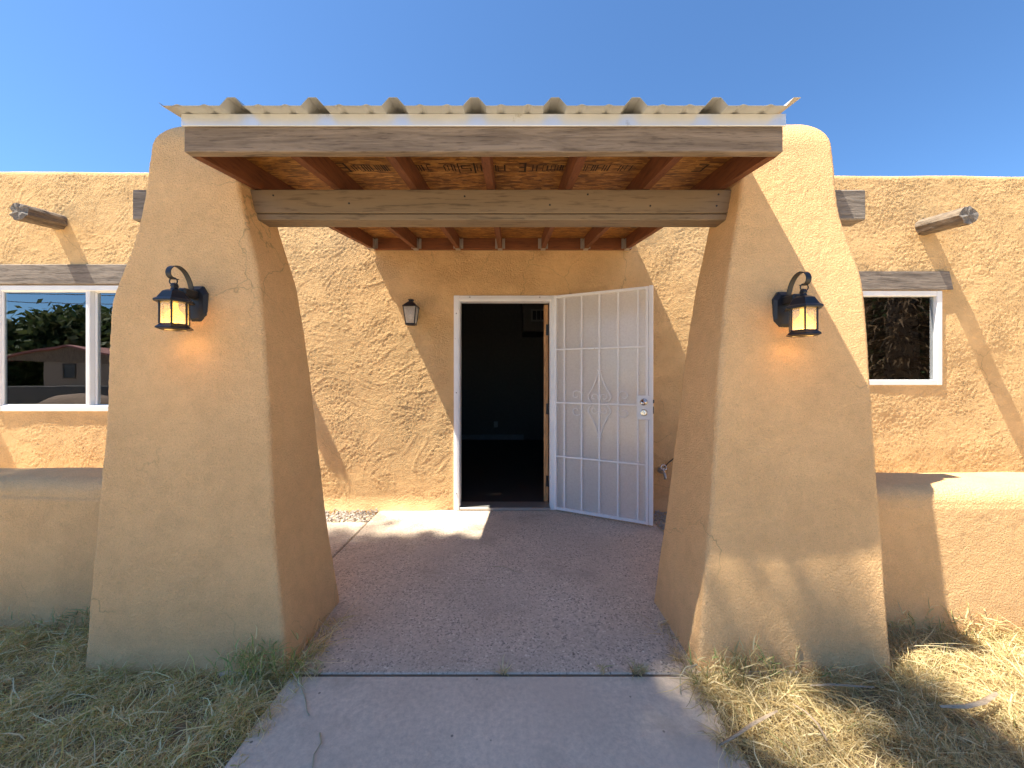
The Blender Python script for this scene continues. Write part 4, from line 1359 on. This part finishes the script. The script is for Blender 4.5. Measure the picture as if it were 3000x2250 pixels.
# loose dry runners lying on the concrete
def runner(label, pts, r, col):
    b = MB(); b.tube(pts, [r*(1-0.5*i/len(pts)) for i in range(len(pts))], 5)
    return tag(b.build('grass_runner', col, smooth=True), label, 'grass runner', 'dry grass runners on the concrete')
M['runner'] = m_plain('dry_runner', (0.46, 0.40, 0.26), 0.7)
runner('pale dry grass runner trailing onto the walk from the left lawn', [(-0.95, 1.66, 0.03), (-0.88, 1.60, 0.012), (-0.83, 1.545, 0.006), (-0.795, 1.49, 0.005), (-0.775, 1.47, 0.008)], 0.003, M['runner'])
runner('greenish grass runner hanging onto the joint from the right lawn', [(0.80, 1.66, 0.06), (0.745, 1.65, 0.055), (0.715, 1.635, 0.03), (0.70, 1.60, 0.006), (0.69, 1.57, 0.006)], 0.003, M['runner'])
runner('thin dry stalk lying on the porch slab', [(-0.14, 2.63, 0.008), (-0.05, 2.62, 0.009), (0.02, 2.56, 0.008), (0.08, 2.54, 0.007)], 0.0025, M['runner'])
runner('short broken stalk on the walk near its left edge', [(-0.70, 1.40, 0.005), (-0.675, 1.36, 0.007), (-0.68, 1.32, 0.005), (-0.66, 1.27, 0.006)], 0.003, M['runner'])

# dry palm debris on the right lawn
M['frond'] = m_wood('dry_frond', (0.22, 0.155, 0.10), (0.42, 0.32, 0.22), 'X', 1.0, 0.8, 0.4)
def strip(label, pts, w):
    b = MB(); vs = []; fs = []
    P_ = [Vector((p[0], p[1], p[2]-0.012)) for p in pts]
    w *= 0.6
    n = len(P_)
    for i, p in enumerate(P_):
        t = (P_[min(i+1, n-1)] - P_[max(i-1, 0)]).normalized()
        sd_ = Vector((-t.y, t.x, 0)).normalized()
        ww = w*(0.35 + 0.65*math.sin(math.pi*(i+0.6)/(n+0.2)))
        vs += [p - sd_*ww/2, p + Vector((0, 0, 0.4*ww)), p + sd_*ww/2, p - Vector((0, 0, 0.15*ww))]
    for i in range(n-1):
        for k in range(4):
            fs.append((i*4+k, i*4+(k+1) % 4, i*4+4+(k+1) % 4, i*4+4+k))
    fs += [(3, 2, 1, 0), tuple((n-1)*4+k for k in range(4))]
    b.add(vs, fs)
    return tag(b.build('palm_leaf_strip', M['frond']), label, 'palm leaf', 'dry palm leaf strips on the grass')
strip('grey curved palm leaf strip reaching onto the walk edge', [(0.72, 1.335, 0.035), (0.79, 1.352, 0.055), (0.87, 1.39, 0.06), (0.94, 1.42, 0.06), (1.0, 1.45, 0.055)], 0.022)
strip('brown palm leaf strip pointing towards the viewer in the sunlit grass', [(1.085, 1.485, 0.05), (1.10, 1.44, 0.06), (1.105, 1.39, 0.06), (1.09, 1.33, 0.055)], 0.016)
strip('straight pale palm leaf strip lying near the foot of the right pillar', [(1.22, 1.575, 0.05), (1.30, 1.565, 0.062), (1.39, 1.56, 0.06), (1.475, 1.566, 0.05)], 0.02)
strip('broad curled palm leaf strip at the far right of the dry grass', [(1.64, 1.475, 0.05), (1.72, 1.462, 0.06), (1.80, 1.47, 0.07), (1.89, 1.50, 0.08)], 0.035)

# ------------------------------------------------------------------ trees and street behind the viewer (they shade the yard and show in the panes)
def tree(name, label, loc, trunk_h, crown, n, leaf, cols, limbs=6, seed=0, extra=(), boxy=False):
    rr = np.random.default_rng(seed)
    root = empty(name, loc)
    tag(root, label, 'tree')
    b = MB()
    cx, cy, cz, rx, ry, rz = crown
    b.tube([(0, 0, -0.1), (0.06, 0.03, trunk_h*0.5), (cx*0.2, cy*0.2, trunk_h)], [0.22, 0.17, 0.14], 10)
    tips = []
    for i in range(limbs):
        a = 2*math.pi*i/limbs + rr.uniform(-.4, .4)
        e = (cx + rx*0.6*math.cos(a), cy + ry*0.6*math.sin(a), cz + rz*rr.uniform(-.3, .5))
        s0 = Vector((cx*0.2, cy*0.2, trunk_h)); e = Vector(e)
        m_ = s0.lerp(e, 0.5) + Vector((0, 0, 0.3))
        b.tube([s0, m_, e], [0.09, 0.06, 0.02], 7)
    for path in extra:
        b.tube([(cx*0.2, cy*0.2, trunk_h)] + list(path), [0.10] + [0.085 - 0.05*i/len(path) for i in range(len(path))], 7)
    b.build('trunk', M['bark'], root, smooth=True)
    # leaf clumps through the crown volume
    k = max(6, n//120)
    cen = rr.normal(0, 1, (k, 3)); cen /= np.linalg.norm(cen, axis=1)[:, None]
    cen = cen*(rr.random((k, 1))**0.4)*0.85*np.array([rx, ry, rz]) + np.array([cx, cy, cz])
    if boxy:
        cen = rr.uniform(-1, 1, (k, 3))*np.array([rx, ry, rz])*0.92 + np.array([cx, cy, cz])
    ci = rr.integers(0, k, n)
    pos = cen[ci] + rr.normal(0, 1, (n, 3))*(np.array([0.30, 0.30, 0.25]) if boxy else np.array([0.195*rx, 0.195*ry, 0.195*rz]))
    for path in extra:
        for p0, p1 in zip(path[:-1], path[1:]):
            m2 = n//40
            t = rr.random((m2, 1))
            pos = np.concatenate([pos, np.array(p0)*(1-t) + np.array(p1)*t + rr.normal(0, 0.12, (m2, 3))])
    nn_ = len(pos)
    d1 = rr.normal(0, 1, (nn_, 3)); d1 /= np.linalg.norm(d1, axis=1)[:, None]
    d2 = np.cross(d1, rr.normal(0, 1, (nn_, 3))); d2 /= np.linalg.norm(d2, axis=1)[:, None]
    s = leaf*rr.uniform(0.6, 1.3, (nn_, 1))
    vs = np.stack([pos - d1*s, pos + d2*s*0.45, pos + d1*s, pos - d2*s*0.45], 1).reshape(-1, 3)
    q = np.arange(nn_*4).reshape(-1, 4)
    o = np_mesh('crown', vs, q, M['leaf'], root, smooth=False)
    at = o.data.color_attributes.new('Col', 'FLOAT_COLOR', 'POINT')
    pal = np.array(cols); c = pal[rr.integers(0, len(pal), nn_)]*rr.uniform(0.75, 1.25, (nn_, 1))
    c = np.repeat(np.concatenate([c, np.ones((nn_, 1))], 1), 4, axis=0).astype(np.float32)
    at.data.foreach_set('color', c.ravel())
    return root
GREEN = [(0.05, 0.085, 0.025), (0.08, 0.11, 0.035), (0.10, 0.12, 0.05)]
tree('shade_tree', 'broad leafy shade tree standing left of the viewer', (-9.5, -2.2, 0), 11.5, (1.56, 2.22, 15.0, 1.45, 0.98, 1.0), 26000, 0.10, GREEN, 7, 5, boxy=True,
     extra=(((2.4, -0.6, 13.6), (4.8, 0.4, 12.4), (5.6, 1.4, 12.1), (5.5, 2.55, 12.0)),))
tree('street_tree', 'dark green tree behind the house across the street, at its left', (-31, -15.5, 0), 1.0, (0, 0, 2.3, 3.4, 2.4, 2.2), 6000, 0.28, GREEN, 6, 8)
tree('street_tree', 'tall dark green tree behind the house across the street, at its right', (-28.0, -19, 0), 2.4, (0, 0, 4.0, 3.6, 3.6, 1.9), 7000, 0.30, GREEN, 6, 9)
tree('street_tree', 'small green tree right of the house across the street', (-22.5, -18, 0), 2.6, (0, 0, 4.0, 3.4, 3.0, 2.4), 5000, 0.26, GREEN, 6, 12)
tree('street_tree', 'dark dense tree behind the shaggy palm', (15.5, -6.0, 0), 1.5, (0, 0, 3.4, 3.6, 3.2, 3.2), 9000, 0.24, [(0.03, 0.05, 0.015), (0.05, 0.075, 0.02)], 6, 10)

# shaggy palm on the right
palm = empty('palm_tree', (9.3, -1.6, 0))
tag(palm, 'palm with a shaggy brown skirt of dead fronds right of the viewer', 'palm tree')
b = MB(); b.tube([(0, 0, -0.1), (0.03, 0, 3), (0, 0.05, 6.5), (0, 0, 8.2)], [0.34, 0.27, 0.24, 0.2], 12)
b.build('trunk', M['bark'], palm, smooth=True)
n = 5200
a = rng.uniform(0, 6.28, n); z = rng.uniform(0.25, 7.4, n); rad = rng.uniform(0.3, 0.68, n)
sk = blades('dead_fronds', None, rad*np.cos(a), rad*np.sin(a), z, rng.uniform(0.25, 0.6, n), a + rng.normal(0, .7, n), R(1)*rng.uniform(-10, 30, n), R(1)*rng.uniform(-80, -40, n), rng.uniform(0.02, 0.05, n),
            palette(n, [(0.12, 0.075, 0.04), (0.07, 0.045, 0.025), (0.20, 0.135, 0.075)], [3, 3, 1]), M['straw'], palm)
n = 900
a = rng.uniform(0, 6.28, n)
fr = blades('green_fronds', None, 0.2*np.cos(a), 0.2*np.sin(a), rng.uniform(7.8, 8.4, n), rng.uniform(0.9, 1.7, n), a, R(1)*rng.uniform(0, 85, n), R(1)*rng.uniform(-70, 10, n), rng.uniform(0.03, 0.07, n),
            palette(n, [(0.07, 0.11, 0.04), (0.10, 0.13, 0.05)], [1, 1]), M['leaf'], palm)

# house across the street
nb = empty('neighbour_house', (-24.1, -13.5, 0))
tag(nb, 'pale house with low gabled pink-red roof across the street', 'house')
b = MB(); b.box(-1.6, 4.6, -6.5, 0, -0.05, 2.22)
b.build('wall', m_plain('pale_wall', (0.24, 0.20, 0.165), 0.9), nb)
b = MB(); b.add([(-4.2, 0.1, 2.22), (4.6, 0.1, 2.0), (0, 0.1, 2.95), (-4.2, -0.1, 2.22), (4.6, -0.1, 2.0), (0, -0.1, 2.95)], [(0, 1, 2), (5, 4, 3), (0, 3, 4, 1), (1, 4, 5, 2), (2, 5, 3, 0)])
b.build('gable', M['bark'], nb)
b = MB()
for (xe, ze) in ((-4.6, 2.15), (5.0, 1.95)):
    vs = [(0, 0.3, 2.97), (0, -7, 2.97), (xe, -7, ze), (xe, 0.3, ze)]
    vs += [(p[0], p[1], p[2]+0.10) for p in vs]
    b.add(vs, [(0,1,2,3), (7,6,5,4), (0,4,5,1), (1,5,6,2), (2,6,7,3), (3,7,4,0)])
b.build('roof', M['pinkroof'], nb)
b = MB(); b.box(-0.45, 0.2, 0.0, 0.05, 1.25, 2.0, 0.01)
wn_ = b.build('window', M['black'], nb)
frame_mesh(-0.5, 0.25, 1.2, 2.05, 0.03, 0.08, 0.05).build('frame', M['block'], wn_)
b = MB(); b.box(-4.1, -3.9, -0.3, -0.1, -0.05, 2.2, 0.02)
b.build('carport_post', M['bark'], nb)
b = MB(); b.box(-4.2, -1.62, -3.2, -3.0, -0.05, 2.25)
b.build('carport_shade_box', M['bark'], nb)  # dark box standing in for the shade inside the carport
b = MB(); b.box(-60, 10, -10.6, -10.35, -0.05, 0.88, 0.03)
tag(b.build('block_wall', M['block']), 'low grey block wall along the far side of the street', 'wall')
rk = MB()
nr, nc = 10, 18
for i in range(nr+1):
    th = math.pi*i/nr/2
    for j in range(nc):
        ph = 2*math.pi*j/nc
        k_ = 1 + 0.08*math.sin(3*ph+1) + 0.06*math.sin(5*ph + i)
        rk.v.append((1.35*k_*math.cos(ph)*math.cos(th), 0.8*k_*math.sin(ph)*math.cos(th), 0.85*math.sin(th)**0.8 - 0.05))
for i in range(nr):
    for j in range(nc):
        rk.f.append((i*nc+j, i*nc+(j+1) % nc, (i+1)*nc+(j+1) % nc, (i+1)*nc+j))
ro_ = rk.build('boulder', M['rock'], smooth=True, loc=(-13.2, -4.2, 0))
tag(ro_, 'rounded tan boulder at the edge of the yard by the street', 'boulder')
# overhead wires with their poles far apart
for i, (h0, h1, lab) in enumerate(((7.6, 6.4, 'highest overhead wire above the street'), (6.7, 5.6, 'middle overhead wire above the street'), (6.25, 5.2, 'lowest overhead wire above the street'))):
    b = MB(); b.tube([(-70, -11.5 - 0.2*i, h0+1.2), (-45, -11.5 - 0.2*i, h0 + 0.1), (-25, -11.5 - 0.2*i, h1 - 0.1), (0, -11.5-0.2*i, h1 - 0.6), (35, -11.5-0.2*i, h1+0.8)], 0.02, 5)
    tag(b.build('overhead_wire', M['black'], smooth=True), lab, 'wire', 'overhead wires')
